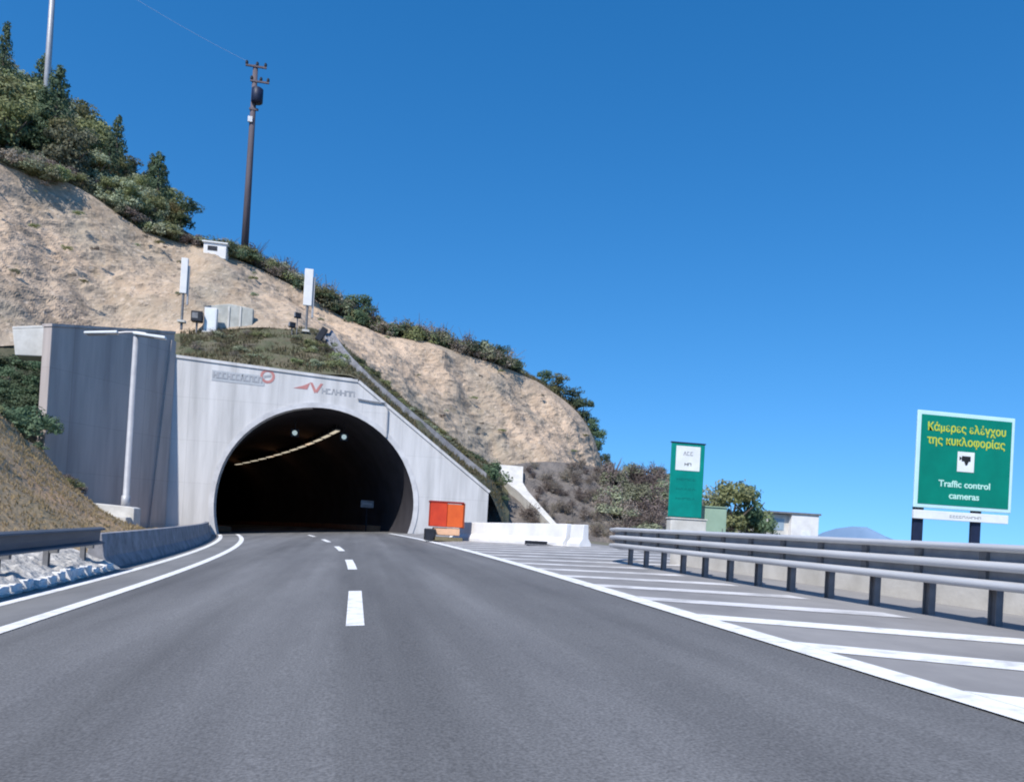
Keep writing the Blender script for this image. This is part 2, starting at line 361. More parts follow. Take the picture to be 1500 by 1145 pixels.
# embankment on the left, between the barrier and the hill
def lerp_keys(keys, y):
    if y <= keys[0][0]: return keys[0][1]
    for a, b in zip(keys, keys[1:]):
        if a[0] <= y <= b[0]: return a[1]+(b[1]-a[1])*(y-a[0])/(b[0]-a[0])
    return keys[-1][1]
CREST = [(0,5.4),(22,5.2),(28.6,4.5),(33,3.3),(35,2.5),(36.4,1.95),(37.3,1.0),(38.5,.45),(41,.25),(48.6,.2)]
def bank_pt(y, s, amp=.25):
    x0 = L(y)-(2.4 if y < 17.9 else 2.1); x1 = min(-11.7, x0-2.2)
    x = x0+(x1-x0)*s
    h = lerp_keys(CREST, y)
    z0 = .5 if y < 17.9 else .3
    z = gz(x) + z0 + (h-z0)*(s**(1.45+min(1.2, max(0, (y-27)/7))))
    p = Vector((x, y, z))
    return p + Vector((0,0,1))*amp*noise.fractal(p*.5, .9, 2, 4)*min(1, s*5)
vs = []; NU, NV = 90, 26
for j in range(NV+1):
    for i in range(NU+1): vs.append(bank_pt(-14+62.4*i/NU, j/NV))
fs = [(j*(NU+1)+i, j*(NU+1)+i+1, (j+1)*(NU+1)+i+1, (j+1)*(NU+1)+i) for j in range(NV) for i in range(NU)]
struct(MB().add(vs, fs).build('embankment', M['bank'], smooth=True))
# shaded gully from the crest of the embankment up to the foot of the rock
cr = [bank_pt(y, 1.0, 0) + Vector((0,0,-.05)) for y in (-14,0,10,18,24,28,32,36,40,44)]
up = [at(-420,520,46)+Vector((-30,-50,8)), at(-420,520,46)+Vector((-18,-34,6)), at(-420,520,46)+Vector((-9,-20,4)), at(-420,515,46)+Vector((0,-6,2)), at(-330,515,48), at(-200,512,50), at(-90,510,51), at(0,506,53.4), at(75,501,55.4), at(200,494,58.4)]
gul = sheet('gully_slope', cr, up, 70, 16, M['hilltop'], amp=.6, freq=.4, edge=.1,
            bulge=lambda u, v: Vector((0,0,-1.8*math.sin(math.pi*v)))); struct(gul)

# ------------------------------------------------------------------ ground, road, markings
g = MB(); g.add([(-900,-400,-2.4),(900,-400,-2.4),(900,1400,-2.4),(-900,1400,-2.4)], [(0,1,2,3)]); struct(g.build('ground', M['ground']))
def strip(fa, fb, y0, y1, dz, n=60):
    vs = []
    for i in range(n+1):
        y = y0+(y1-y0)*i/n
        for f in (fa, fb):
            x = f(y); vs.append((x, y, gz(x)+dz))
    return MB().add(vs, [(2*i, 2*i+1, 2*i+3, 2*i+2) for i in range(n)])
def tun(s):      # centre line of the tunnel, s metres past the portal
    return -2.4 - .16*s - .0027*s*s
def LT(y): return L(y) if y <= PY else tun(y-PY)-4.45
def RT(y): return Rr(y) if y <= PY else tun(y-PY)+4.5
struct(strip(lambda y: L(y)-2.2 if y < PY else tun(y-PY)-6, lambda y: 3.73 if y < 12 else (Rr(y)+.3 if y < PY else tun(y-PY)+6), -30, 150, 0, 120).build('road', M['asphalt']))
struct(strip(lambda y: Rr(y)+.02 , lambda y: 9.3, -30, 40, .004, 60).build('hatched_area', M['apron']))
struct(strip(lambda y: Rr(y)-.05 , lambda y: 9.3, 40, 48.9, -.012, 12).build('portal_forecourt', M['apron']))
struct(strip(lambda y: L(y)-2.1, lambda y: L(y)-.05, -30, 48.9, .004, 70).build('left_shoulder', M['shoulder']))
def line(name, f, y0, y1, w, m, dz=.008, n=60): return struct(strip(lambda y: f(y)-w/2, lambda y: f(y)+w/2, y0, y1, dz, n).build(name, m))
line('left_edge_line', L, -30, 49, .2, M['paint'], .009, 70)
line('left_outer_line', lambda y: L(y)-1.0, -10, 48.6, .19, M['paint'], .009, 60)
line('right_edge_line', Rr, -30, 49, .25, M['paint'], .013, 70)
for k, (a, b) in enumerate(((8.3,12.1),(16.9,20.6),(25.6,29.4),(34.2,38.0),(43,46.6))):
    line('centre_dash', Cc, a, b, .19, M['paint'], .005, 8)
for k in range(17):
    y0 = 1.85+2.02*k; w = .56; xa = lambda y: Rr(y)+.16
    x0 = Rr(y0)+.14; x1 = 6.05 if y0 < 19 else 8.6
    n = 6; vs = []
    for i in range(n+1):
        x = x0+(x1-x0)*i/n; y = y0-(x-x0)*1.06
        vs += [(x, y, gz(x)+.010), (x, y+w, gz(x)+.010)]
    struct(MB().add(vs, [(2*i, 2*i+2, 2*i+3, 2*i+1) for i in range(n)]).build('hatch_stripe', M['paint'] if k < 4 else M['worn']))
# verge of pale gravel under the left rail, ground right of the apron
vs = []; nU_, nV_ = 260, 12
for i in range(nU_+1):
    y = -6+23.9*i/nU_
    for k in range(nV_+1):
        t = k/nV_; x = L(y)-1.32-1.25*t; p = Vector((x, y, gz(x)+.02+.5*t**.8))
        c = noise.cell_vector(Vector((x*3.2, y*3.2, 0))); d = noise.voronoi(Vector((x*3.4, y*3.4, 1)))[0]
        p.z += (.10*(1-min(1, d[0]*1.6)) + .05*c.x)*min(1, t*8)*min(1, (1-t)*8+.2)
        vs.append(p)
n_ = nV_+1
struct(MB().add(vs, [(i*n_+k, i*n_+k+1, (i+1)*n_+k+1, (i+1)*n_+k) for i in range(nU_) for k in range(nV_)]).build('rubble_verge', M['gravel']))
vs = []
for i in range(41):
    y = -40+2.5*i
    for x, z in ((9.2, gz(9.2)-.05), (14, .35), (26, -.1), (60, -2.0), (140,-2.6)): vs.append((x, y, z + (noise.noise(Vector((x*.1,y*.1,3)))*.15 if x > 9.3 else 0)))
struct(MB().add(vs, [(5*i+k, 5*i+k+1, 5*i+k+6, 5*i+k+5) for i in range(40) for k in range(4)]).build('right_ground', M['ground'], smooth=True))
# a far low ridge on the right
vs = []; nx = 40
for j in range(9):
    for i in range(nx+1):
        x = 226+52*i/nx; h = 12*(max(0, 1-(x-238)/30) if x > 238 else max(0, 1-(238-x)/7))*(1+.12*noise.noise(Vector((x*.3,0,0))))
        t = j/8; vs.append((x, 300+90*t, -2.4 + h*math.sin(math.pi*t) + 1.2*noise.noise(Vector((x*.1, t*4, 0)))*math.sin(math.pi*t)))
struct(MB().add(vs, [(j*(nx+1)+i, j*(nx+1)+i+1, (j+1)*(nx+1)+i+1, (j+1)*(nx+1)+i) for j in range(8) for i in range(nx)]).build('far_hill', M['far'], smooth=True))

# ------------------------------------------------------------------ tunnel portal
CX, RAD, CZ = -2.42, 5.88, 1.78
def arch(rad, n=40, ybase=None):
    """arch outline in the portal plane from left foot over the crown to right foot, leaning square to the road"""
    pts = []
    a0 = math.asin(-(CZ)/rad) if CZ < rad else 0
    for i in range(n+1):
        t = math.pi - a0 + (2*a0 - math.pi)*i/n
        t = (math.pi - a0) - (math.pi - 2*a0)*i/n
        x = rad*math.cos(t); z = CZ + rad*math.sin(t)
        pts.append((CX + x*CB - 0*z, PY, gz(CX) + x*math.tan(BANK)*max(0, 1-max(0, z)/4) + z))
    return [Vector(p) for p in pts]
portal = thing('tunnel_portal', (0,0,0), 'grey concrete tunnel portal with a wide dark horseshoe opening', 'tunnel portal')
ar = arch(RAD)
outer = [at(712,790,PY), at(716,722,PY), at(524,560,PY), at(516,554,PY), at(266,525,PY), at(261,524.5,PY)]
xl = outer[-1].x
rf, lf = ar[-1], ar[0]
poly = [Vector((lf.x, PY, lf.z-.3))] + ar + [Vector((rf.x, PY, rf.z-.3)), Vector((outer[0].x, PY, gz(outer[0].x)-.4))] + outer[1:5] + [Vector((xl-.6, PY, outer[4].z+.03)), Vector((xl-.6, PY, gz(xl)-.6))]
MB().prism(poly, (0,.8,0)).build('facade', M['facade'], portal, bevel=.03)
ar2 = arch(RAD+.3); ring = MB()
n = len(ar)
vs = [p+Vector((0,-.06,0)) for p in ar] + [p+Vector((0,-.06,0)) for p in ar2] + [p+Vector((0,.05,0)) for p in ar2] + [p+Vector((0,.05,0)) for p in ar]
fs = []
for i in range(n-1):
    for a in range(3): fs.append((a*n+i, a*n+i+1, (a+1)*n+i+1, (a+1)*n+i))
    fs.append((3*n+i, 3*n+i+1, i+1, i))
ring.add(vs, fs).build('arch_ring', M['ring'], portal, smooth=False)
# coping along the top edge
cp = [outer[1], outer[2], outer[4]+Vector((-.6,0,.03))]
cmb = MB()
for a, b in zip(cp, cp[1:]):
    d = (b-a).normalized(); nrm = Vector((-d.z, 0, d.x)); nrm = nrm if nrm.z > 0 else -nrm
    cmb.prism([a+Vector((0,-.07,0))+nrm*.002, b+Vector((0,-.07,0))+nrm*.002, b+Vector((0,-.07,0))+nrm*.17, a+Vector((0,-.07,0))+nrm*.17], (0,.95,0))
cmb.build('coping', M['facade'], portal)
# tunnel tube
tb = MB(); vs = []; ns = 70; base_ar = ar
for j in range(ns+1):
    s = 110*j/ns; dx = tun(s)-tun(0)
    for p in base_ar: vs.append(p + Vector((dx, s+.03, gz(dx))))
n = len(base_ar)
tb.add(vs, [(j*n+i, j*n+i+1, (j+1)*n+i+1, (j+1)*n+i) for j in range(ns) for i in range(n-1)])
tb.add([vs[ns*n+i] for i in range(n)], [tuple(range(n))])
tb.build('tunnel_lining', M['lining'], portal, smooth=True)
for sgn, nm in ((-1, 'walkway'), (1, 'walkway')):
    pts = []
    for j in range(50):
        s = 8+96*j/49; x = tun(s)+sgn*5.1; pts.append((x, PY+s, gz(x)-.02))
    MB().sweep(pts, [(-.55,0),(-.55,.42),(.55,.42),(.55,0)]).build(nm, M['kerbtile'], portal)
# lettering and emblems across the facade (worn, not readable)
xd = (at(520,556,PY)-at(262,526,PY)).normalized(); zd = Vector((0,0,1)); off = Vector((0,-.004,0))
band = MB(); a = at(310,557,PY)+off; band.prism([a, a+xd*3.0, a+xd*3.0+zd*.62, a+zd*.62], (0,-.012,0))
bo = band.build('name_board', mat('faded_board', (.44,.46,.48), (.38,.4,.42), bump=0), portal)
gm = MB(); glyphs(11, 2.8, .36, 3, gm, at(313,553,PY)+Vector((0,-.018,0)), xd, zd); gm.build('lettering', M['grey'], bo)
em = MB(); c = at(392,551,PY)+Vector((0,-.005,0)); vs = []
for i in range(24):
    t = 2*math.pi*i/24
    for r_ in (.42, .27): vs.append(c+Vector((math.cos(t)*r_, 0, math.sin(t)*r_)))
for i in range(24):
    k = (i+1)%24
    em.prism([vs[2*i], vs[2*k], vs[2*k+1], vs[2*i+1]], (0,-.012,0))
em.build('round_emblem', M['redmark'], portal)
em = MB(); em.prism([c+Vector((-.2,0,-.1)), c+Vector((.2,0,-.02)), c+Vector((.2,0,.12)), c+Vector((-.2,0,.04))], (0,-.012,0)); em.build('emblem_bar', M['grey'], portal)
em = MB(); a = at(430,568,PY)+off
em.prism([a, a+xd*.8, a+xd*.95+zd*.42, a+xd*.55+zd*.2], (0,-.012,0)); em.build('wedge_emblem', M['redmark'], portal)
em = MB(); a = at(454,560,PY)+off
em.prism([a, a+xd*.16, a+xd*.42-zd*.5, a+xd*.3-zd*.62], (0,-.012,0)); em.prism([a+xd*.62, a+xd*.78, a+xd*.45-zd*.6, a+xd*.34-zd*.48], (0,-.0135,0)); em.build('chevron_emblem', M['redmark'], portal)
gm = MB(); glyphs(7, 1.95, .33, 8, gm, at(472,576,PY)+off, xd, zd, gap=.2); gm.build('lettering', M['grey'], portal)
# conduit on the facade
cd = MB(); o = Vector((0,-.1,0))
cd.tube([at(524,584,PY)+o, at(545,588,PY)+o, at(564,590,PY)+o, at(568,600,PY)+o, at(566,640,PY)+o], .055, 6); cd.build('conduit', M['grey'], portal)

# lamps and signals inside
p0 = None
for k in range(13):
    s = 6.5+3.1*k; x = tun(s)+1.75-.035*k; th = math.atan2(-(tun(s+1)-tun(s-1)), 2)
    loc = Vector((x, PY+s, gz(CX)+gz(tun(s)-tun(0))+CZ+5.15))
    if p0 is None:
        p0 = thing('tunnel_lamp', loc, 'slim warm ceiling lamp in the curved row inside the tunnel', 'ceiling lamp', 'tunnel ceiling lamps')
        MB().box((0,0,.09), (.36,2.7,.1)).build('housing', M['post'], p0)
        MB().box((0,0,.02), (.28,2.6,.035)).build('diffuser', M['lampglow'], p0)
        MB().tube([(0,-.9,.14),(0,-.9,.75)], .025, 6).build('hanger', M['post'], p0)
        MB().tube([(0,.9,.14),(0,.9,.75)], .025, 6).build('hanger', M['post'], p0)
        q = p0
    else: q = copy_tree(p0); q.location = loc
    q.rotation_euler.z = th
for px, py, lab in ((432,634,'left pale lane signal hanging under the tunnel crown'), (504,640,'right pale lane signal hanging under the tunnel crown')):
    p = at(px, py, 52.5)
    t = thing('lane_signal', p, lab, 'lane signal', 'lane signals in the tunnel mouth')
    MB().box((0,0,0), (.5,.2,.5)).build('housing', M['dark'], t, bevel=.02)
    MB().tube([(0,-.101,0),(0,-.13,0)], .16, 16).build('lens', M['siglow'], t)
    MB().tube([(0,0,.25),(0,0,.95)], .03, 6).build('hanger', M['dark'], t)
p = at(538,738,56.5)
t = thing('wall_cabinet', p, 'small dim grey cabinet on the right wall inside the tunnel', 'cabinet')
MB().box((0,0,0), (.9,.4,.5)).build('housing', M['barrier'], t, bevel=.02); MB().box((0,-.215,.02), (.7,.02,.14)).build('label_plate', M['grey'], t)
MB().tube([(0,0,-.25),(0,0,-2.0)], .05, 6).build('stand', M['dark'], t)

for s_ in (16, 30, 46):                       # light given off by the lamp row
    pl = bpy.data.lights.new('tunnel_lamp_light', 'POINT'); pl.energy = 9; pl.color = (1,.5,.24); pl.shadow_soft_size = .3
    po = bpy.data.objects.new('tunnel_lamp_light', pl); COL.objects.link(po); po.location = (tun(s_)+1.2, PY+s_, gz(tun(s_))+CZ+4.6)
# ------------------------------------------------------------------ wing wall
A = Vector((xl-.25, PY-.02, 0)); ANG = R(30)
wd = Vector((-math.sin(ANG), -math.cos(ANG), 0)); wn = Vector((wd.y*-1*-1, 0, 0))
wn = Vector((math.cos(ANG), -math.sin(ANG), 0))
def on_wall(px, py):
    d = ray(px, py); t = (A-CAM).dot(wn)/d.dot(wn); return CAM+d*t
w1, w2 = on_wall(76,478), on_wall(250,488)
wing = thing('wing_wall', (0,0,0), 'tall grey concrete wing wall in shade left of the tunnel mouth', 'retaining wall')
e = on_wall(73,640); eb = Vector((w1.x-.05, w1.y-.05, gz(w1.x)-1.0))
top2 = Vector((A.x, A.y, w2.z+.05))
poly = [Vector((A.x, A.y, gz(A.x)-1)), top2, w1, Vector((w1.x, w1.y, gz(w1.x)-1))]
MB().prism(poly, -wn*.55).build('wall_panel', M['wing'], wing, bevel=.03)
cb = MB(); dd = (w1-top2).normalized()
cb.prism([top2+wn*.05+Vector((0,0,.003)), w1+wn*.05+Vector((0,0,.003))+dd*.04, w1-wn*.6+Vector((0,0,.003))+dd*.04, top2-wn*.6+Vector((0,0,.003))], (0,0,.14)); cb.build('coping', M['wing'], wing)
# battered rib where the wall meets the portal
rb = [A+Vector((0,0,gz(A.x)-1))+wn*.004, A+Vector((0,0,w2.z-.4))+wn*.004, A+wd*.35+Vector((0,0,w2.z-.4))+wn*.004, A+wd*1.3+Vector((0,0,gz(A.x)-1))+wn*.004]
MB().prism(rb, wn*.12).build('rib', M['wing'], wing)
# pale block behind its near end
blk = thing('concrete_block', (0,0,0), 'pale sunlit concrete block at the near top end of the wing wall', 'concrete block')
b0 = at(18,482,w1.y+1.2); b1 = at(74,480,w1.y+1.2); b2 = at(70,522,w1.y+1.2); b3 = at(22,520,w1.y+1.2)
MB().prism([b3,b2,b1,b0], (-.3,1.6,0)).build('block_body', M['pale'], blk, bevel=.04)
MB().prism([at(18,482,w1.y+1.21), at(74,480,w1.y+1.21), at(74,476,w1.y+1.21), at(18,478,w1.y+1.21)], (-.3,1.6,0)).build('block_cap', M['pale'], blk, bevel=.03)

# plinth with the double arm street lamp
LY = 37.5
pl0 = at(112,736,LY); pl1 = at(196,744,LY-.6)
pc = (pl0+pl1)/2; top_z = max(pl0.z, pl1.z)-.05
plin = thing('concrete_plinth', (pc.x, LY, gz(pc.x)), 'low pale concrete plinth below the wing wall, carrying the lamp post', 'plinth')
wX = pl1.x-pl0.x; hz = top_z-gz(pc.x)
MB().prism([(-wX/2,-.5,-.5),(wX/2,-.5,-.5),(wX/2,-.5,hz-.06),(wX/2-.15,-.5,hz),(-wX/2+.15,-.5,hz+.1),(-wX/2,-.5,hz+.08)], (0,1.1,0)).build('plinth_body', M['pale'], plin, bevel=.03)
MB().prism([(-wX/2+.8,-1.3,-.5),(wX/2-.1,-1.3,-.5),(wX/2-.1,-1.3,hz-.45),(-wX/2+.8,-1.3,hz-.32)], (0,.8-.004,0)).build('plinth_step', M['pale'], plin, bevel=.03)
lb = at(182,739,LY); lt = at(197,491,LY)
lamp = thing('street_lamp', (lb.x, LY+.2, top_z-.02), 'pale double arm street lamp in front of the wing wall', 'street lamp')
H = lt.z-top_z
MB().tube([(0,0,-.03),(0,0,.5),(0,0,.52),(0,0,H)], [.19,.19,.14,.11], 12).build('pole', M['lamp'], lamp, smooth=True)
MB().box((0,0,.02), (.42,.42,.04)).build('base_plate', M['lamp'], lamp)
al = at(122,494,LY).x-lb.x; arx = at(242,488,LY).x-lb.x
hb_ = MB(); hb_.tube([(al+.8,0,H-.02),(-.4,0,H+.16),(0,0,H+.2),(.4,0,H+.18),(arx-.8,0,H+.1)], .05, 8); hb_.build('arm', M['lamp'], lamp)
for x0, x1, z0, z1 in ((al, al+1.35, H-.06, H+.1), (arx-1.35, arx, H+.13, H+.05)):
    h_ = MB(); h_.prism([(x0,-.2,z0-.05),(x1,-.2,z1-.05),(x1,-.2,z1+.07),(x0,-.2,z0+.05)], (0,.4,0)); hd = h_.build('lamp_head', M['signw'], lamp, bevel=.03)
    h_ = MB(); h_.prism([(x0+.1,-.14,z0-.075),(x1-.5,-.14,z0+(z1-z0)*.6-.075),(x1-.5,-.14,z0+(z1-z0)*.6-.055),(x0+.1,-.14,z0-.055)], (0,.28,0)); h_.build('lens', M['grey'], hd)

# ------------------------------------------------------------------ barriers and guardrails
pts = [(L(y)-1.75, y, gz(L(y)-1.75)-.03) for y in [17.6+31.2*i/24 for i in range(25)]]
jb = MB().sweep(pts, [(-.3,-.1),(.3,-.1),(.3,.1),(.17,.32),(.1,.8),(-.1,.8),(-.17,.32),(-.3,.1)]).build('concrete_barrier', M['barrier'], bevel=.015)
tag(jb, 'rough grey concrete barrier along the left lane running to the tunnel mouth', 'barrier')
MBk = MB()
# beam profile: three ridges
def beam_profile(h0, h1, ridges, depth=.1, th=.012):
    lip = (h1-h0)*.36/ridges; web = ((h1-h0)-lip*ridges)/(ridges-1); out = []
    for k in range(ridges):            # narrow rounded lips standing out from recessed webs
        z = h0+(lip+web)*k
        out += [(-.012, z), (-depth*.8, z+lip*.12), (-depth, z+lip*.4), (-depth*.94, z+lip*.75), (-depth*.55, z+lip*.97), (0, z+lip+web*.06)]
        if k < ridges-1: out += [(0, z+lip+web*.5)]
    back_ = [(a+th, b) for a, b in out[::-1]]
    return out+back_
def guardrail(name, label, xs, y0, y1, prof, step, m, side, rot=0, end=None, zpost=.7, n=40, rails=None):
    t = thing(name, (0,0,0), label, 'guardrail')
    pts = [(xs(y0+(y1-y0)*i/n), y0+(y1-y0)*i/n, gz(xs(y0+(y1-y0)*i/n))) for i in range(n+1)]
    if end: pts += end
    if rails:
        for zc_, h_ in rails:
            MB().sweep(pts, [(.06*math.cos(2*math.pi*q/12)-.03, zc_+h_/2*math.sin(2*math.pi*q/12)) for q in range(12)]).build('rail', m, t, smooth=True)
        MB().sweep(pts, prof).build('groove_shade_plate', M['plate'], t)  # added plate whose darker colour stands for the shaded grooves between rails
    else: MB().sweep(pts, prof).build('rail_beam', m, t, smooth=False)
    k = 0; y = y1-.35
    first = None
    while y > y0:
        x = xs(y)+.2*side; loc = Vector((x, y, gz(x)-.1))
        if first is None:
            pb = MB(); pb.box((0,-.05,zpost/2), (.085,.008,zpost)); pb.box((0,.05,zpost/2), (.085,.008,zpost)); pb.box((0,0,zpost/2), (.008,.1-.008,zpost))
            first = pb.build('post', M['post'], t); first.location = loc
            sb = MB().box((-.12*side,0,zpost-.17), (.13,.1,.3)).build('spacer', M['post'], first)
        else:
            c = copy_tree(first, t); c.location = loc
        y -= step
    return t
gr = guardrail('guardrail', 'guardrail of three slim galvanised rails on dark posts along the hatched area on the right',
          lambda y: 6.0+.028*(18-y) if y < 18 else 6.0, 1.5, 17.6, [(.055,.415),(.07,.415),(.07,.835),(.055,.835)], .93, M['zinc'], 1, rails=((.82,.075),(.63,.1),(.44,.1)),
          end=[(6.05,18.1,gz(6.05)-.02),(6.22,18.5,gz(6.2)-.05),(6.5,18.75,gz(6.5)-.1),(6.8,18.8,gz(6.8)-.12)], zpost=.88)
# a second rail behind, carried on the same run of posts seen from behind
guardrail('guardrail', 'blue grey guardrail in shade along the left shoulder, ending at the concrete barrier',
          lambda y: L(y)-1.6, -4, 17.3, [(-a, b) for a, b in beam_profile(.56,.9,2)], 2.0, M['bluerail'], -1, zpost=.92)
# kerb stones of the left verge
ks = None; rr = random.Random(4)
for k in range(25):
    y = 6.0+.47*k; x = L(y)-1.45
    loc = Vector((x+rr.uniform(-.02,.02), y, gz(x)+.02))
    if ks is None:
        bm = bmesh.new(); bmesh.ops.create_cube(bm, size=1); bmesh.ops.subdivide_edges(bm, edges=bm.edges, cuts=4, use_grid_fill=True)
        for v in bm.verts:
            v.co = Vector((v.co.x*.2, v.co.y*.34, v.co.z*.17+.06)); v.co += noise.noise_vector(v.co*9)*.025
        me = bpy.data.meshes.new('kerb_stone'); bm.to_mesh(me); bm.free(); me.materials.append(M['white']); ks = bpy.data.objects.new('kerb_stone', me)
        COL.objects.link(ks); o = ks
        tag(o, 'rough white kerb stone in the row at the foot of the left guardrail', 'kerb stone', 'white kerb stones under the left guardrail')
    else: o = ks.copy(); COL.objects.link(o)
    o.location = loc; o.rotation_euler.z = rr.uniform(-.12,.12); o.scale = (1, rr.uniform(.7,1.05), rr.uniform(.7,1.3))
# pale parapet behind the right guardrail
pts = [(7.35+.02*(18-y), y, gz(7.35)-.15) for y in (6.6,9,11,13,15,17.4)]
tag(MB().sweep(pts, [(-.12,0),(.12,0),(.12,.72),(-.12,.72)]).build('parapet', M['pale'], bevel=.02), 'low pale concrete parapet behind the right guardrail posts', 'parapet')
pts = [(7.6+.02*(18-y), y, gz(7.6)-.15) for y in (-3,0,3,6.45)]
tag(MB().sweep(pts, [(-.1,0),(.1,0),(.1,.74),(-.1,.74)]).build('parapet', M['bluewall'], bevel=.02), 'low blue grey parapet at the right edge, next to the pale parapet', 'parapet')

# white barrier wall across the end of the hatched area
pa = Vector((4.5, 36.2, gz(4.5))); pb_ = Vector((7.75, 28.2, gz(7.75)))
pts = [pa.lerp(pb_, i/8) for i in range(9)]
wb = MB().sweep(pts, [(-.28,-.1),(.28,-.1),(.28,.12),(.14,.3),(.11,.82),(-.11,.82),(-.14,.3),(-.28,.12)]).build('barrier_wall', M['white'], bevel=.02)
tag(wb, 'long white concrete barrier closing the hatched area beside the portal', 'barrier')
d = (pb_-pa).normalized(); pts = [pb_+d*.25, pb_+d*1.0]
tag(MB().sweep(pts, [(-.28,-.1),(.28,-.1),(.28,.12),(.14,.3),(.11,.8),(-.11,.8),(-.14,.3),(-.28,.12)]).build('barrier_block', M['white'], bevel=.02), 'short white barrier block between the long barrier and the guardrail end', 'barrier')
q = at(789,805,28.7); q.z = gz(q.x)
dr = thing('drain_inlet', q, 'dark drain inlet at the foot of the white barrier', 'drain')
MB().box((0,0,.03), (.95,.5,.05)).build('grate_frame', M['post'], dr)
gm = MB()
for i in range(7): gm.box((-.36+.12*i,0,.062), (.05,.4,.012))
gm.build('grate', M['dark'], dr); MB().box((0,.3,.09), (.95,.06,.16)).build('back_lip', M['dark'], dr)

# ------------------------------------------------------------------ red and orange board at the portal
q = at(651,789,34.3); q.z = gz(q.x)
ob = thing('warning_board', q, 'red and orange warning board on a low stand beside the tunnel mouth', 'warning board')
ob.scale = (.92,1.5,1.03)
MB().box((-.375,0,1.12), (.8,.5,1.02)).build('red_panel', M['red'], ob, bevel=.03)
MB().box((.415,.01,1.1), (.77,.5,.98)).build('orange_panel', M['orange'], ob, bevel=.03)
MB().box((0,.01,1.66), (1.6,.54,.07)).build('top_rail', mat('dull_red', (.3,.03,.025), bump=0), ob)
MB().box((.83,.02,1.12), (.06,.52,1.05)).build('side_rail', mat('dull_brown_red', (.25,.06,.03), bump=0), ob)
MB().box((.05,0,.42), (1.25,.4,.32)).build('plinth', M['peach'], ob, bevel=.03)
MB().box((-.72,-.1,.26), (.5,.5,.5)).build('ballast', M['dark'], ob, bevel=.04)
MB().box((.1,-.05,.1), (1.4,.6,.16)).build('skid', mat('ochre_grey', (.2,.17,.1), bump=0), ob, bevel=.02)

# ------------------------------------------------------------------ road signs
SY = 20.5
s0 = at(1335,742,SY); s1 = at(1476,768,SY); s2 = at(1347,600,SY)
sw = s1.x-s0.x+.02; sh = s2.z-s0.z; cx = (s0.x+s1.x)/2+.06; zb = s0.z
gnd = .42
sg = thing('direction_sign', (cx, SY, gnd), 'large square green road sign with yellow and white lettering on two dark legs', 'road sign')
zc = zb-gnd+sh/2; lean = 0
bd = MB().box((0,0,zc), (sw,.06,sh)).build('border', M['signb'], sg, bevel=.02)
fc = MB().box((0,-.036,zc), (sw-.24,.012,sh-.24)).build('panel', M['green'], sg)
text_mesh('Κάμερες ελέγχου', .34, M['yellow'], 'lettering', sg, (0,-.048,zc+sh*.335), sw*.8, bold=.006)
text_mesh('της κυκλοφορίας', .34, M['yellow'], 'lettering', sg, (0,-.048,zc+sh*.2), sw*.8, bold=.006)
pn = MB().box((0,-.048,zc-.0), (.58,.012,.6)).build('camera_panel', M['signw'], sg, bevel=.004)
ic = MB(); ic.box((0,-.06,zc+.1), (.3,.012,.15)); ic.prism([(-.07,-.0565,zc+.03),(.09,-.0565,zc+.03),(.04,-.0565,zc-.09),(-.02,-.0565,zc-.09)], (0,-.01,0)); ic.prism([(-.15,-.0555,zc+.1),(-.23,-.0555,zc+.16),(-.23,-.0555,zc+.05)], (0,-.01,0))
ic.build('camera_symbol', M['black'], pn)
text_mesh('Traffic control', .27, M['mint'], 'lettering', sg, (0,-.048,zc-sh*.24), sw*.53, bold=.006)
text_mesh('cameras', .27, M['mint'], 'lettering', sg, (0,-.048,zc-sh*.36), sw*.31, bold=.006)
pz = zb-gnd-.2
pp = MB().box((-.04,.0,pz), (sw*.97,.08,.26)).build('under_plate', M['signw'], sg, bevel=.01)
gm = MB(); glyphs(10, 1.1, .07, 5, gm, Vector((-.45,-.0425,pz-.04)), Vector((1,0,0)), Vector((0,0,1)), depth=.006); gm.build('lettering', M['grey'], pp)
for px in (1346, 1431):
    x = at(px, 790, SY).x-cx
    MB().box((x,.1,(pz+.5)/2-.1), (.32,.1,pz+.7)).build('leg', M['navy'], sg, bevel=.01)
    MB().box((x,.08,.02), (.6,.5,.24)).build('footing', M['white'], sg, bevel=.02)
for z in (zc-.7, zc+.7): MB().box((0,.06,z), (sw*.9,.05,.07)).build('back_rail', M['post'], sg)

S2 = 33.0
a0 = at(978,756,S2); a1 = at(1027,758,S2); a2 = at(985,648,S2)
w2_ = a1.x-a0.x; h2 = a2.z-a0.z; c2 = (a0.x+a1.x)/2
g2 = .45
sn = thing('motorway_sign', (c2, S2, g2), 'narrow green sign with a white number panel on top, beside the pale green cabinet', 'road sign')
z0 = a0.z-g2
MB().box((0,0,z0+h2/2), (w2_,.07,h2)).build('panel', M['green2'], sn, bevel=.03)
wp = MB().box((0,-.045,z0+h2*.8), (w2_*.72,.012,h2*.33)).build('number_panel', M['signw'], sn)
gm = MB(); glyphs(3, .5, .17, 12, gm, Vector((-.22,-.052,z0+h2*.84)), Vector((1,0,0)), Vector((0,0,1)), depth=.006); gm.build('lettering', M['grey'], wp)
gm = MB(); glyphs(2, .34, .13, 15, gm, Vector((-.14,-.052,z0+h2*.7)), Vector((1,0,0)), Vector((0,0,1)), depth=.006); gm.build('lettering', M['black'], wp)
gm = MB()
for i in range(3): glyphs(5, w2_*.6, .09, 20+i, gm, Vector((-w2_*.3,-.036,z0+h2*(.5-.13*i))), Vector((1,0,0)), Vector((0,0,1)), depth=.006)
gm.build('lettering', mat('faint_green_lettering', (.0,.16,.14), bump=0), sn)
MB().box((0,0,z0+h2+.03), (w2_+.06,.1,.05)).build('cap', M['navy'], sn)
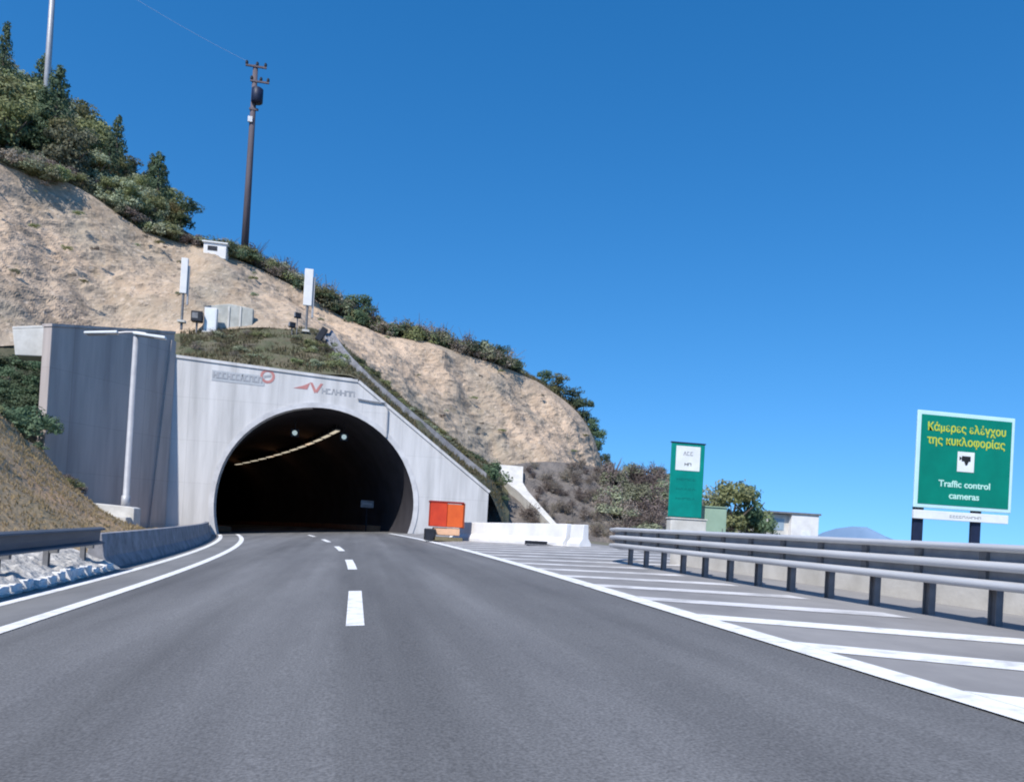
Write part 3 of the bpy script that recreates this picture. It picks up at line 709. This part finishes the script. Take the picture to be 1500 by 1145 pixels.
for s_ in (-.35,.35): MB().tube([(s_,.08,-.3),(s_,.08,z0+h2-.2)], .05, 8).build('post', M['zinc'], sn)
q = at(1003,785,S2-.4)
cbk = thing('concrete_block', (q.x, S2-.5, g2-.2), 'white concrete block below the narrow green sign', 'concrete block')
hh = at(1003,760,S2-.5).z-g2+.2
MB().box((0,0,hh/2-.02), (w2_*1.05,.5,hh)).build('block_body', M['pale'], cbk, bevel=.04)
MB().box((0,-.01,hh+.01), (w2_*1.1,.56,.06)).build('block_cap', M['pale'], cbk, bevel=.02)
q0 = at(1029,742,34); q1 = at(1061,742,34)
cab = thing('utility_cabinet', ((q0.x+q1.x)/2, 34, g2-.3), 'pale green utility cabinet right of the narrow green sign', 'utility cabinet')
hh = q0.z-g2+.3; ww = q1.x-q0.x
MB().box((0,0,hh/2), (ww,.6,hh)).build('body', M['cabinet'], cab, bevel=.03)
MB().box((0,-.01,hh+.02), (ww+.06,.68,.05)).build('roof', M['cabinet'], cab, bevel=.01)
dm = MB().box((-.0,-.306,hh*.53), (ww*.84,.012,hh*.84)).build('door', M['cabinet'], cab); MB().box((ww*.32,-.325,hh*.55), (.03,.03,.14)).build('handle', M['post'], dm)

# white building far right
q0 = at(1130,752,62); q1 = at(1202,754,62)
wbg = thing('white_building', ((q0.x+q1.x)/2, 64.2, 0), 'small white flat roofed building beyond the guardrail', 'building')
ww = q1.x-q0.x; hh = (q0.z+q1.z)/2
MB().box((ww*.22,0,hh/2-1), (ww*.56,4,hh+2)).build('wall', M['white'], wbg, bevel=.03)
wl = MB().box((-ww*.28,.3,hh/2-1), (ww*.44-.01,3.6,hh+1.9)).build('wall', M['pale'], wbg)
MB().box((-ww*.3,-1.515,hh*.72), (ww*.3,.03,hh*.3)).build('window', M['glass'], wbg)
MB().box((0,.1,hh+.09), (ww+.3,4.4,.16)).build('roof', M['post'], wbg)
MB().box((ww*.25,-2.02,1.0), (.8,.04,1.9)).build('door', M['signw'], wbg)

# ------------------------------------------------------------------ equipment above the portal
EY = 60.0
def up_mast(px, ytop, ypan, ybot, Y, label, wpx):
    t0_, p1, b0_ = at(px, ytop, Y), at(px, ypan, Y), at(px, ybot, Y)
    t = thing('signal_mast', (b0_.x, Y, b0_.z), label, 'mast')
    H_ = t0_.z-b0_.z; hp = t0_.z-p1.z; w_ = wpx*Y/F
    MB().tube([(0,0,-.5),(0,0,H_-hp+.1)], .09, 8).build('pole', M['post'], t)
    MB().box((0,-.05,H_-hp/2), (w_,.24,hp)).build('antenna_panel', M['white'], t, bevel=.04)
    MB().box((w_*.62,.05,H_-hp*.75), (w_*.22,.16,hp*1.1)).build('panel_shade_strip', M['grey'], t)  # grey strip put in for the shadow line beside the panel
    MB().box((0,0,.05), (.5,.5,.15)).build('footing', M['pale'], t)
    return t
up_mast(266, 378, 430, 472, 58.2, 'white slim mast left of the pale equipment wall above the portal', 9)
up_mast(448, 394, 448, 486, 59.0, 'white thick mast with dark brackets above the right part of the portal', 12)
a, b = at(300,442,EY), at(371,452,EY); zb_ = at(335,500,EY).z
hut = thing('equipment_wall', (0,0,0), 'pale concrete equipment wall on the bench above the portal', 'wall')
MB().prism([Vector((a.x,EY,zb_)), Vector((b.x,EY,zb_-.5)), Vector((b.x,EY,b.z)), Vector(((a.x+b.x)/2,EY,a.z+.05)), Vector((a.x,EY,a.z-.3))], (0,.6,0)).build('wall_panel', mat('stained_render', (.5,.5,.46), (.33,.33,.3), scale=1.4, detail=8, bump=.2), hut, bevel=.05)
for px in (335, 352):
    c = at(px, 465, EY); MB().box((c.x, EY-.04, c.z-.2), (.12,.07,2.0)).build('pilaster', M['pale'], hut)
c = at(309,468,EY-.8); t = thing('equipment_box', (c.x, EY-.8, c.z-.9), 'bright white equipment box in front of the pale wall above the portal', 'equipment box')
MB().box((0,0,.85), (.85,.5,1.7)).build('body', M['white'], t, bevel=.03); MB().box((0,-.256,.85), (.7,.012,1.45)).build('door', M['signw'], t); MB().box((0,0,-.25), (1.0,.6,.5)).build('footing', M['pale'], t)
c = at(289,463,58.8); t = thing('loudspeaker_box', (c.x, 58.8, c.z-.8), 'black box on a short stand between the slim mast and the white equipment box', 'equipment box')
MB().box((0,0,.75), (.75,.6,.75)).build('body', M['dark'], t, bevel=.05); MB().tube([(0,0,-.9),(0,0,.4)], .07, 8).build('stand', M['post'], t); MB().box((-.1,-.31,.78), (.4,.03,.4)).build('front_grille', M['post'], t)
for px, py, lab in ((428,476,'small dark floodlight left of the thick mast above the portal'), (436,462,'upper dark floodlight close to the thick mast')):
    c = at(px, py, 58.6); t = thing('floodlight', (c.x, 58.6, c.z-.5), lab, 'floodlight')
    MB().box((0,0,.5), (.45,.3,.38), rz=.5).build('lamp_head', M['dark'], t, bevel=.03); MB().tube([(0,0,-.9),(0,0,.35)], .04, 6).build('stand', M['post'], t); MB().box((-.08,-.15,.5), (.34,.03,.28), rz=.5).build('lens', M['grey'], t)
c = at(471,490,58.0); t = thing('camera_housing', (c.x, 58.0, c.z-.6), 'dark tilted box at the top of the diagonal gutter', 'camera')
MB().box((0,0,.6), (.45,.5,1.05), tilt=Matrix.Rotation(.5,3,'Y')).build('body', M['dark'], t, bevel=.04); MB().tube([(0,0,-.9),(0,0,.3)], .06, 6).build('stand', M['post'], t)

# concrete gutter down the slope beside the portal
gp = [on_fill(476,.95), on_fill(490,.62), on_fill(505,.4), on_fill(526,.32), on_fill(560,.3), on_fill(600,.3), on_fill(640,.3), on_fill(680,.3), on_fill(712,.28)]
gp = [p+Vector((0,0,.25)) for p in gp]
tag(MB().sweep(gp, [(-.5,-.4),(.5,-.4),(.5,.12),(.36,.12),(.26,-.14),(-.26,-.14),(-.36,.12),(-.5,.12)]).build('drain_gutter', M['barrier']), 'grey concrete gutter running diagonally down beside the portal', 'gutter')
ra = [on_fill(524,.06), on_fill(560,.06), on_fill(620,.06), on_fill(680,.06), on_fill(712,.06)]
# pale chute at the right of the portal
cp_ = [on_low(746,.92), on_low(750,.7), on_low(762,.58), on_low(785,.38), on_low(808,.2), on_low(826,.06)]
vs = []; fs = []
wds = [1.05,.75,.45,.3,.25,.22]
side = Vector((1,.1,0))
top = []; 
for p, w_ in zip(cp_, wds):
    for sx in (-1, 1): top.append(p+side*(w_*sx)+Vector((0,-.5,.45)))
n = len(cp_)
vs = top + [p+Vector((0,.6,-.9)) for p in top]
for i in range(n-1):
    fs += [(2*i,2*i+1,2*i+3,2*i+2), (2*n+2*i,2*n+2*i+2,2*n+2*i+3,2*n+2*i+1), (2*i,2*i+2,2*n+2*i+2,2*n+2*i), (2*i+1,2*n+2*i+1,2*n+2*i+3,2*i+3)]
fs += [(0,2*n,2*n+1,1), (2*n-2,2*n-1,4*n-1,4*n-2)]
tag(MB().add(vs, fs).build('drainage_chute', M['pale']), 'white concrete chute bending down the scree right of the portal', 'chute')

# ------------------------------------------------------------------ things on the rim: cabin, poles, wires
c = at(314,374,72.6)
cbn = thing('cabin', (c.x, 73.4, c.z-.1), 'small white cabin at the rim of the rock cut, left of the power pole', 'cabin')
MB().box((0,0,.55), (1.9,1.5,1.3)).build('wall', M['white'], cbn, bevel=.04); MB().box((0,0,1.24), (2.15,1.8,.12)).build('roof', M['signw'], cbn, bevel=.03)
MB().box((-.2,-.76,.72), (.8,.03,.4)).build('window', M['dark'], cbn)
pb0 = at(359,352,75.5); pt0 = at(369,96,75.5)
pole = thing('power_pole', (pb0.x, 75.5, pb0.z-.8), 'tall dark wooden power pole with crossarms and insulators on the rim', 'power pole')
H_ = pt0.z-pb0.z+.8
MB().tube([(0,0,-.6),(0,0,H_*.5),(0,0,H_)], [.34,.28,.22], 10).build('pole', M['wood'], pole, smooth=True)
for z, x0, x1 in ((H_-.15,-.85,1.0), (H_-1.5,-.35,1.3)):
    ar_ = MB().box(((x0+x1)/2,-.2,z), (x1-x0,.14,.16)).build('crossarm', M['wood'], pole)
    for xx in (x0+.1, (x0+x1)/2+.1, x1-.1): MB().tube([(xx,-.2,z+.08),(xx,-.2,z+.14),(xx,-.2,z+.34),(xx,-.2,z+.44)], [.05,.13,.13,.06], 8).build('insulator', M['dark'], ar_)
MB().tube([(.35,-.35,H_-3.6),(.35,-.35,H_-3.5),(.35,-.35,H_-2.3),(.35,-.35,H_-2.2)], [.38,.52,.52,.38], 12).build('transformer', M['navy'], pole, smooth=True)
MB().box((.1,-.2,H_-4.1), (.8,.16,.18)).build('bracket', M['wood'], pole)
MB().box((-.15,-.28,H_-5.1), (.4,.2,.5)).build('switch_box', M['zinc'], pole)
lb_ = at(67,150,80); lt_ = at(72,-84,80)
pol2 = thing('tall_pole', (lb_.x, 80, lb_.z-4), 'tall pale pole rising out of the trees at the upper left', 'power pole')
H2 = lt_.z-lb_.z+4
MB().tube([(0,0,-2),(0,0,H2*.5),(0,0,H2)], [.3,.26,.2], 10).build('pole', M['lamp'], pol2, smooth=True)
a2_ = MB().box((0,-.2,H2-.2), (1.8,.14,.16)).build('crossarm', M['wood'], pol2)
for xx in (-.8,0.2,.8): MB().tube([(xx,-.2,H2-.12),(xx,-.2,H2+.2)], .1, 8).build('insulator', M['dark'], a2_)
for dx, lab in ((-.8,'thin overhead wire strung between the two tall poles'),):
    s_ = Vector((pol2.location.x+dx, 79.8, pol2.location.z+H2+.15)); e_ = Vector((pole.location.x+dx*.9, 75.3, pole.location.z+H_+.2 if dx < 0 else pole.location.z+H_+.1))
    pts = [s_.lerp(e_, i/16)-Vector((0,0,.5*(1-(2*i/16-1)**2))) for i in range(17)]
    tag(MB().tube(pts, .016, 5).build('overhead_wire', M['wire']), lab, 'wire')

# ------------------------------------------------------------------ vegetation
def leaf_cloud(mb, lumps, per, size, r, flat=.0):
    for (c, rad) in lumps:
        for _ in range(per):
            d = Vector((r.gauss(0,1), r.gauss(0,1), r.gauss(0,1))).normalized()
            if d.z < -.5: d.z *= .4
            p = Vector(c) + Vector((d.x*rad[0], d.y*rad[1], d.z*rad[2]))*r.uniform(.55,1.08)
            nrm = (d + Vector((r.gauss(0,.5), r.gauss(0,.5), r.gauss(.25,.5)))).normalized()
            a = nrm.orthogonal().normalized(); a.rotate(Matrix.Rotation(r.uniform(0,6.28), 3, nrm)); b = nrm.cross(a)
            s = size*r.uniform(.6,1.35)
            mb.add([p-a*s-b*s*.35, p+a*s*.2-b*s*.55, p+a*s+b*s*.3, p-a*s*.1+b*s*.6], [(0,1,2,3)])
def crown(kind, seed):
    r = random.Random(seed); mb = MB()
    if kind == 'round':
        lumps = []
        for i in range(17):
            t = r.uniform(0,6.28); q = r.uniform(.1,.72); z = r.uniform(.3,1.42)
            k = 1-.45*abs(z-.8)
            lumps.append(((math.cos(t)*q*k, math.sin(t)*q*k, z), [r.uniform(.22,.42)]*2+[r.uniform(.2,.34)]))
        leaf_cloud(mb, lumps, 120, .052, r)
    elif kind == 'cone':
        lumps = []
        for i in range(22):
            z = .25+2.2*(i/21); k = .62*(1-(z/2.6))**.8+.05
            t = i*2.4; q = k*.65
            lumps.append(((math.cos(t)*q, math.sin(t)*q, z), [k*.6+.06, k*.6+.06, .2]))
        leaf_cloud(mb, lumps, 90, .05, r)
    elif kind == 'bush':
        lumps = []
        for i in range(11):
            t = r.uniform(0,6.28); q = r.uniform(0,.8)
            lumps.append(((math.cos(t)*q, math.sin(t)*q, r.uniform(.15,.7)*(1-.35*q)), [r.uniform(.25,.45)]*2+[r.uniform(.2,.4)]))
        leaf_cloud(mb, lumps, 110, .06, r)
    elif kind == 'sparse':
        lumps = []
        for i in range(9):
            t = r.uniform(0,6.28); q = r.uniform(0,.6)
            lumps.append(((math.cos(t)*q, math.sin(t)*q, r.uniform(.15,.95)*(1-.3*q)), [r.uniform(.2,.4)]*2+[r.uniform(.2,.45)]))
        leaf_cloud(mb, lumps, 55, .045, r)
        for i in range(16):
            t = r.uniform(0,6.28); q = r.uniform(.3,1)
            e_ = Vector((math.cos(t)*q, math.sin(t)*q, r.uniform(.5,1.25)))
            mb.tube([(0,0,-.1), e_*.5+Vector((0,0,.1)), e_], [.025,.016,.006], 4)
    return mb
def trunk(kind, seed):
    r = random.Random(seed+99); mb = MB(); h = {'round':1.05,'cone':2.2}[kind]
    mb.tube([(0,0,-.35),(.02,0,.1),(r.uniform(-.08,.08),r.uniform(-.08,.08),h*.6),(r.uniform(-.1,.1),0,h)], [.085,.07,.05,.02], 7)
    if kind == 'round':
        for i in range(5):
            t = 1.26*i+r.uniform(-.3,.3); z = r.uniform(.3,.7)
            mb.tube([(0,0,z),(math.cos(t)*.3,math.sin(t)*.3,z+.2),(math.cos(t)*.6,math.sin(t)*.6,z+.45)], [.04,.028,.01], 5)
    return mb
PROTO = {}
def tree(kind, var, mkey, loc, s, sz, rz, label, cat, group, name):
    key = (kind, var, mkey, name)
    if kind in ('round', 'cone'):
        if key not in PROTO:
            t = thing(name, (0,0,0), label, cat, group)
            trunk(kind, var).build('trunk', M['bark'], t, smooth=True); crown(kind, var*7+1).build('crown', M[mkey], t)
            PROTO[key] = t
        else: t = copy_tree(PROTO[key])
    else:
        if key not in PROTO:
            t = crown(kind, var*7+2).build(name, M[mkey]); PROTO[key] = t
        else: t = PROTO[key].copy(); COL.objects.link(t)
    for k in ('label', 'category', 'group'):
        if k in t: del t[k]
    tag(t, label, cat, group)
    t.location = loc; t.scale = (s, s, sz); t.rotation_euler.z = rz
    return t
vr = random.Random(21)
# the dense stand on the hill at the left
GT = 'trees of the dense stand above the left rock cut'
for i in range(125):
    px = vr.uniform(-90, 262); v = vr.uniform(.03, .97)
    p = on_hill(u_of(px), v)
    k = vr.random(); s = vr.uniform(1.5,2.6)*(1.15 if px < 150 else .85)
    if k < .04: tree('cone', i%2, 'leafd', p, s*1.0, s*1.15, vr.uniform(0,6), 'dark narrow conifer among the bushier trees above the left rock cut', 'conifer', 'conifers of the left hilltop stand', 'conifer_tree')
    elif k < .52: tree('round', i%3, 'leaf', p, s, s*1.1, vr.uniform(0,6), 'olive green bushy tree in the dense stand above the left rock cut', 'tree', GT+', olive', 'broadleaf_tree')
    elif k < .84: tree('round', i%3, 'leafg', p, s*.9, s*.95, vr.uniform(0,6), 'grey green bushy tree in the dense stand above the left rock cut', 'tree', GT+', grey green', 'broadleaf_tree')
    else: tree('round', i%2, 'leafy', p, s*.75, s*.75, vr.uniform(0,6), 'yellowish small tree in the dense stand above the left rock cut', 'tree', GT+', yellowish', 'broadleaf_tree')
tree('cone', 0, 'leafd', on_hill(u_of(166), .55), 2.0, 2.6, 1, 'tallest dark conifer standing out on the skyline at the right of the left hilltop trees', 'conifer', None, 'conifer_tree')
tree('cone', 1, 'leafd', on_hill(u_of(228), .5), 2.4, 2.6, 2, 'dark green conifer on the skyline above the lower end of the left hilltop trees', 'conifer', None, 'conifer_tree')
tree('round', 1, 'leafd', on_hill(u_of(265), .45), 2.5, 2.3, 2, 'broad dark green tree at the lower right end of the left hilltop trees', 'tree', None, 'broadleaf_tree')
tree('cone', 1, 'leafd', at(3,150,84), 1.7, 3.0, 0, 'dark conifer tip at the left picture edge beside the tall pale pole', 'conifer', None, 'conifer_tree')
# brush along the rim
for i in range(40):
    px = 20+ (300-20)*(i/39) + vr.uniform(-6,6); p = on_hill(u_of(px), vr.uniform(-.02,.1))
    mk = ('leafg','dry','leaf','leafg')[vr.randrange(4)]; s = vr.uniform(1.0,1.8)
    nm = {'leafg':'grey green','dry':'dry brown','leaf':'olive green'}[mk]
    tree('bush', i%3, mk, p+Vector((0,0,-.1)), s, s*vr.uniform(.7,1.1), vr.uniform(0,6), nm+' shrub fringing the rock rim below the left hilltop trees', 'shrub', nm+' shrubs fringing the left rim', 'rim_shrub')
for i in range(92):
    px = 318+(748-318)*(i/91)+vr.uniform(-4,4); p = on_hill(u_of(px), vr.uniform(0,.12))
    mk = ('leafd','dry','leaf','leafg','dry')[vr.randrange(5)]; s = vr.uniform(.9,1.5)*(1.4 if px < 470 else 1.55)
    nm = {'leafg':'grey green','dry':'dry brown','leaf':'olive green','leafd':'dark green'}[mk]
    tree('bush' if mk != 'dry' else 'sparse', i%3, mk, p+Vector((0,0,-.15)), s, s*vr.uniform(.75,1.2), vr.uniform(0,6), nm+' shrub in the strip along the sloping rim right of the power pole', 'shrub', nm+' shrubs along the sloping rim', 'rim_shrub')
tree('round', 0, 'leafd', on_hill(u_of(524), .08)+Vector((0,0,-.3)), 2.3, 2.05, 1, 'big round dark tree on the sloping rim behind the thick mast', 'tree', None, 'broadleaf_tree')
tree('round', 2, 'leafd', on_hill(u_of(505), .15)+Vector((0,0,-.3)), 1.5, 1.4, 1, 'lesser dark tree left of the big round dark tree on the rim', 'tree', None, 'broadleaf_tree')
for px, s, sz, lab in ((648,1.1,1.3,'small dark tree midway along the rim shrubs'), (700,1.5,1.5,'dark tree left of the last tree before the bare rim'), (728,1.75,1.65,'last dark tree before the bare pale rim')):
    tree('round', int(px)%3, 'leafd', on_hill(u_of(px), .1)+Vector((0,0,-.3)), s, sz, px, lab, 'tree', None, 'broadleaf_tree')
for i, (px, v, s, sz, mk) in enumerate(((796,.25,1.5,1.6,'leafd'),(815,.18,1.9,2.0,'leaf'),(836,.2,2.1,2.1,'leafd'),(852,.14,2.2,2.0,'leafd'),(866,.1,1.7,2.0,'leafd'),(874,.06,1.4,2.0,'leafd'),(883,.06,1.2,1.9,'leafd'),(888,.04,1.0,1.6,'leafd'))):
    p = on_hill(u_of(min(px, 885)), v)+Vector((.15*max(0,px-885),0,-.6))
    tree('round', i%3, mk, p, s, sz, i, ('olive' if mk == 'leaf' else 'dark green')+' tree in the clump hanging over the rounded end of the rock', 'tree', 'trees over the rounded rock end, '+('olive' if mk == 'leaf' else 'dark green'), 'broadleaf_tree')
def on_rock(u, v): return poly_at(base, u).lerp(poly_at(rim, u), v)
for i in range(44):
    u = u_of(vr.uniform(-40,860)); v = vr.uniform(.3,.97); s = vr.uniform(.22,.5); mk = ('leaf','dry','leafg')[i%3]; nm = ('olive','brown','grey green')[i%3]
    tree('bush', i%3, mk, on_rock(u, v)+Vector((0,-.25,.1)), s, s*.7, i, nm+' tuft clinging to the bare rock cut', 'shrub', nm+' tufts on the rock cut', 'rock_tuft')
# scrub on the backfill and along the gutter
for i in range(34):
    px = vr.uniform(268,505); v = vr.uniform(.1,.85); p = on_fill(px, v); s = vr.uniform(.5,.95)
    mk = ('leafg','dry','leaf')[vr.randrange(3)] if px > 380 else ('dry','dry','leafg')[vr.randrange(3)]
    nm = {'leafg':'grey green','dry':'dry brown','leaf':'olive green'}[mk]
    tree('bush' if mk != 'dry' else 'sparse', i%3, mk, p+Vector((0,0,-.1)), s, s*vr.uniform(.5,.8), i, nm+' low scrub bush on the bench above the portal', 'shrub', nm+' scrub above the portal', 'scrub_bush')
for i in range(36):
    px = 520+(735-520)*(i/35); v = vr.uniform(.45,.9); p = on_fill(px, v); s = vr.uniform(.55,.9)
    mk = ('leafg','leaf','leafd')[vr.randrange(3)]; nm = {'leafg':'grey green','leaf':'olive green','leafd':'dark green'}[mk]
    tree('bush', i%3, mk, p+Vector((0,0,-.15)), s, s*vr.uniform(.5,.8), i, nm+' bush between the diagonal gutter and the rock', 'shrub', nm+' bushes beside the diagonal gutter', 'scrub_bush')
tree('bush', 1, 'leafd', on_fill(722,.5), 1.5, 1.9, 1, 'dark bush at the foot of the diagonal gutter beside the white chute', 'shrub', None, 'scrub_bush')
# dry brush on the scree and right of it
for i in range(70):
    px = vr.uniform(770,890); v = vr.uniform(.12,.95); p = on_low(px, v); s = vr.uniform(.5,1.05)
    tree('sparse', i%3, 'dry', p, s, s*vr.uniform(.8,1.1), i, 'leafless brown brush on the scree right of the white chute', 'shrub', 'brown brush on the scree', 'dry_brush')
for i in range(46):
    px = vr.uniform(884,985); v = vr.uniform(.1,.95); p = on_low(px, v); s = vr.uniform(1.2,2.1)
    mk = ('pink','pink','dry','leafg')[vr.randrange(4)]; nm = {'pink':'pinkish dry','dry':'brown dry','leafg':'grey green'}[mk]
    tree('sparse' if mk != 'leafg' else 'bush', i%3, mk, p, s, s*vr.uniform(.8,1.1), i, nm+' bush on the low slope left of the narrow green sign', 'shrub', nm+' bushes left of the narrow green sign', 'dry_brush')
for i, (px, py, Y, s, sz, mk) in enumerate(((964,712,74,1.3,1.4,'leafd'),(978,716,73,1.2,1.2,'leafd'),(1046,790,52,2.0,2.7,'leafg'),(1072,790,50,2.3,2.8,'leaf'),(1094,790,51,2.1,2.75,'leafd'),(1108,792,52,1.4,1.7,'leaf'),(1122,794,53,1.1,1.1,'leafd'))):
    p = at(px, py, Y)
    nm = {'leafd':'dark green','leaf':'olive','leafg':'grey green'}[mk]
    lab = ('dark tree behind the brush left of the narrow green sign', 'dark tree just behind the left edge of the narrow green sign', 'grey green tree right behind the pale green cabinet',
           'tall olive tree in the clump right of the pale green cabinet', 'tall dark green tree in the clump right of the pale green cabinet', 'lower olive tree at the right side of the clump beside the cabinet', 'lowest dark tree of the clump next to the white building')[i]
    tree('round', i%3, mk, p+Vector((0,0,-.3)), s, sz, i, lab, 'tree', None, 'broadleaf_tree')
for i in range(9):
    p = at(892+5*i, 704, 84); tree('bush', i%3, 'leafd', p, .9, .75, i, 'dark shrub in the far row beyond the end of the rock', 'shrub', 'far dark shrubs beyond the rock', 'rim_shrub')
# dark shrubs of the shaded gully and along the embankment crest
for i in range(22):
    y = vr.uniform(25,41.5); p = bank_pt(y, vr.uniform(.95,1.0), 0); s = vr.uniform(.4,.75)
    tree('bush', i%3, ('leaf','leafd','dry')[i%3], p, s, s*.8, i, ('olive','dark green','brown')[i%3]+' shrub along the crest of the left grassy bank', 'shrub', ('olive','dark green','brown')[i%3]+' shrubs on the bank crest', 'scrub_bush')
for i in range(34):
    px = vr.uniform(-60,62); py = vr.uniform(525,650); Y = 38+ (650-py)*.09
    p = at(px, py, Y); s = vr.uniform(.9,1.5)
    tree('bush', i%3, 'leafd', p+Vector((0,0,-.5)), s, s, i, 'dark shrub in the gully left of the wing wall', 'shrub', 'dark shrubs in the gully', 'scrub_bush')  # dark leaf colour stands in for the shade of the gully

# grass as stuff
def grass(name, pts, m, h, w, n, seed, label):
    r = random.Random(seed); mb = MB()
    for _ in range(n):
        p = pts(r)
        for k in range(3):
            t = r.uniform(0,6.28); hh = h*r.uniform(.5,1.3); d = Vector((math.cos(t), math.sin(t), 0)); ln = Vector((r.gauss(0,.3), r.gauss(0,.3), 1)).normalized()*hh
            mb.add([p-d*w, p+d*w, p+ln], [(0,1,2)])
    o = mb.build(name, m); tag(o, label, 'grass', None, 'stuff'); return o
grass('bank_grass', lambda r: bank_pt(r.uniform(8,44), r.uniform(.08,1)**.8) , M['ggrass'], .1, .02, 12000, 2, 'short dry grass covering the left bank')
grass('bench_grass', lambda r: on_fill(r.uniform(264,735), r.uniform(.02,.95)), M['sgrass'], .26, .045, 6000, 3, 'rough grass on the fill above the portal')
grass('hilltop_grass', lambda r: on_hill(u_of(r.uniform(0,880)), r.uniform(0,.5)), M['sgrass'], .5, .08, 5000, 4, 'rough grass on the hilltop along the rim')

# ------------------------------------------------------------------ camera, light, sky
cam = bpy.data.cameras.new('camera'); co = bpy.data.objects.new('camera', cam); COL.objects.link(co); sc.camera = co
cam.sensor_fit = 'HORIZONTAL'; cam.sensor_width = 36; cam.lens = 36*F/1500; cam.shift_y = (HOR-572.5)/1500; cam.clip_end = 3000; cam.clip_start = .05
fwd = r2w(math.sin(YAW), math.cos(YAW), 0); right = r2w(math.cos(YAW), -math.sin(YAW), 0); upv = r2w(0,0,1)
mw = Matrix((right, upv, -fwd)).transposed().to_4x4(); mw.translation = CAM; co.matrix_world = mw

SUN_AZ = R(34.5); SUN_EL = R(48)
sv = Vector((-math.sin(SUN_AZ)*math.cos(SUN_EL), -math.cos(SUN_AZ)*math.cos(SUN_EL), math.sin(SUN_EL)))
su = bpy.data.lights.new('sun', 'SUN'); su.energy = 4.2; su.angle = R(.53); su.color = (1,.95,.88)
so = bpy.data.objects.new('sun', su); COL.objects.link(so); so.rotation_euler = sv.to_track_quat('Z', 'Y').to_euler(); so.location = (-20,-30,40)
w = bpy.data.worlds.new('World'); sc.world = w; w.use_nodes = True
nt = w.node_tree; bg = nt.nodes['Background']
sk = nt.nodes.new('ShaderNodeTexSky'); sk.sky_type = 'NISHITA'; sk.sun_disc = False; sk.sun_elevation = SUN_EL; sk.sun_rotation = math.pi+SUN_AZ
sk.air_density = 1.0; sk.dust_density = .1; sk.ozone_density = 3.0; sk.altitude = 300
hs = nt.nodes.new('ShaderNodeHueSaturation'); hs.inputs['Saturation'].default_value = 1.35; hs.inputs['Value'].default_value = 1.0
tcw = nt.nodes.new('ShaderNodeTexCoord'); va = nt.nodes.new('ShaderNodeVectorMath'); va.operation = 'MULTIPLY_ADD'
va.inputs[1].default_value = (1,1,.85); va.inputs[2].default_value = (0,0,.17)
vn = nt.nodes.new('ShaderNodeVectorMath'); vn.operation = 'NORMALIZE'
nt.links.new(tcw.outputs['Generated'], va.inputs[0]); nt.links.new(va.outputs[0], vn.inputs[0]); nt.links.new(vn.outputs[0], sk.inputs['Vector'])
nt.links.new(sk.outputs[0], hs.inputs['Color']); nt.links.new(hs.outputs[0], bg.inputs['Color']); bg.inputs['Strength'].default_value = .15
sc.view_settings.view_transform = 'Standard'; sc.view_settings.look = 'None'; sc.view_settings.exposure = .35; sc.view_settings.gamma = 1
sc.cycles.use_denoising = True
sc.cycles.filter_width = 2.0
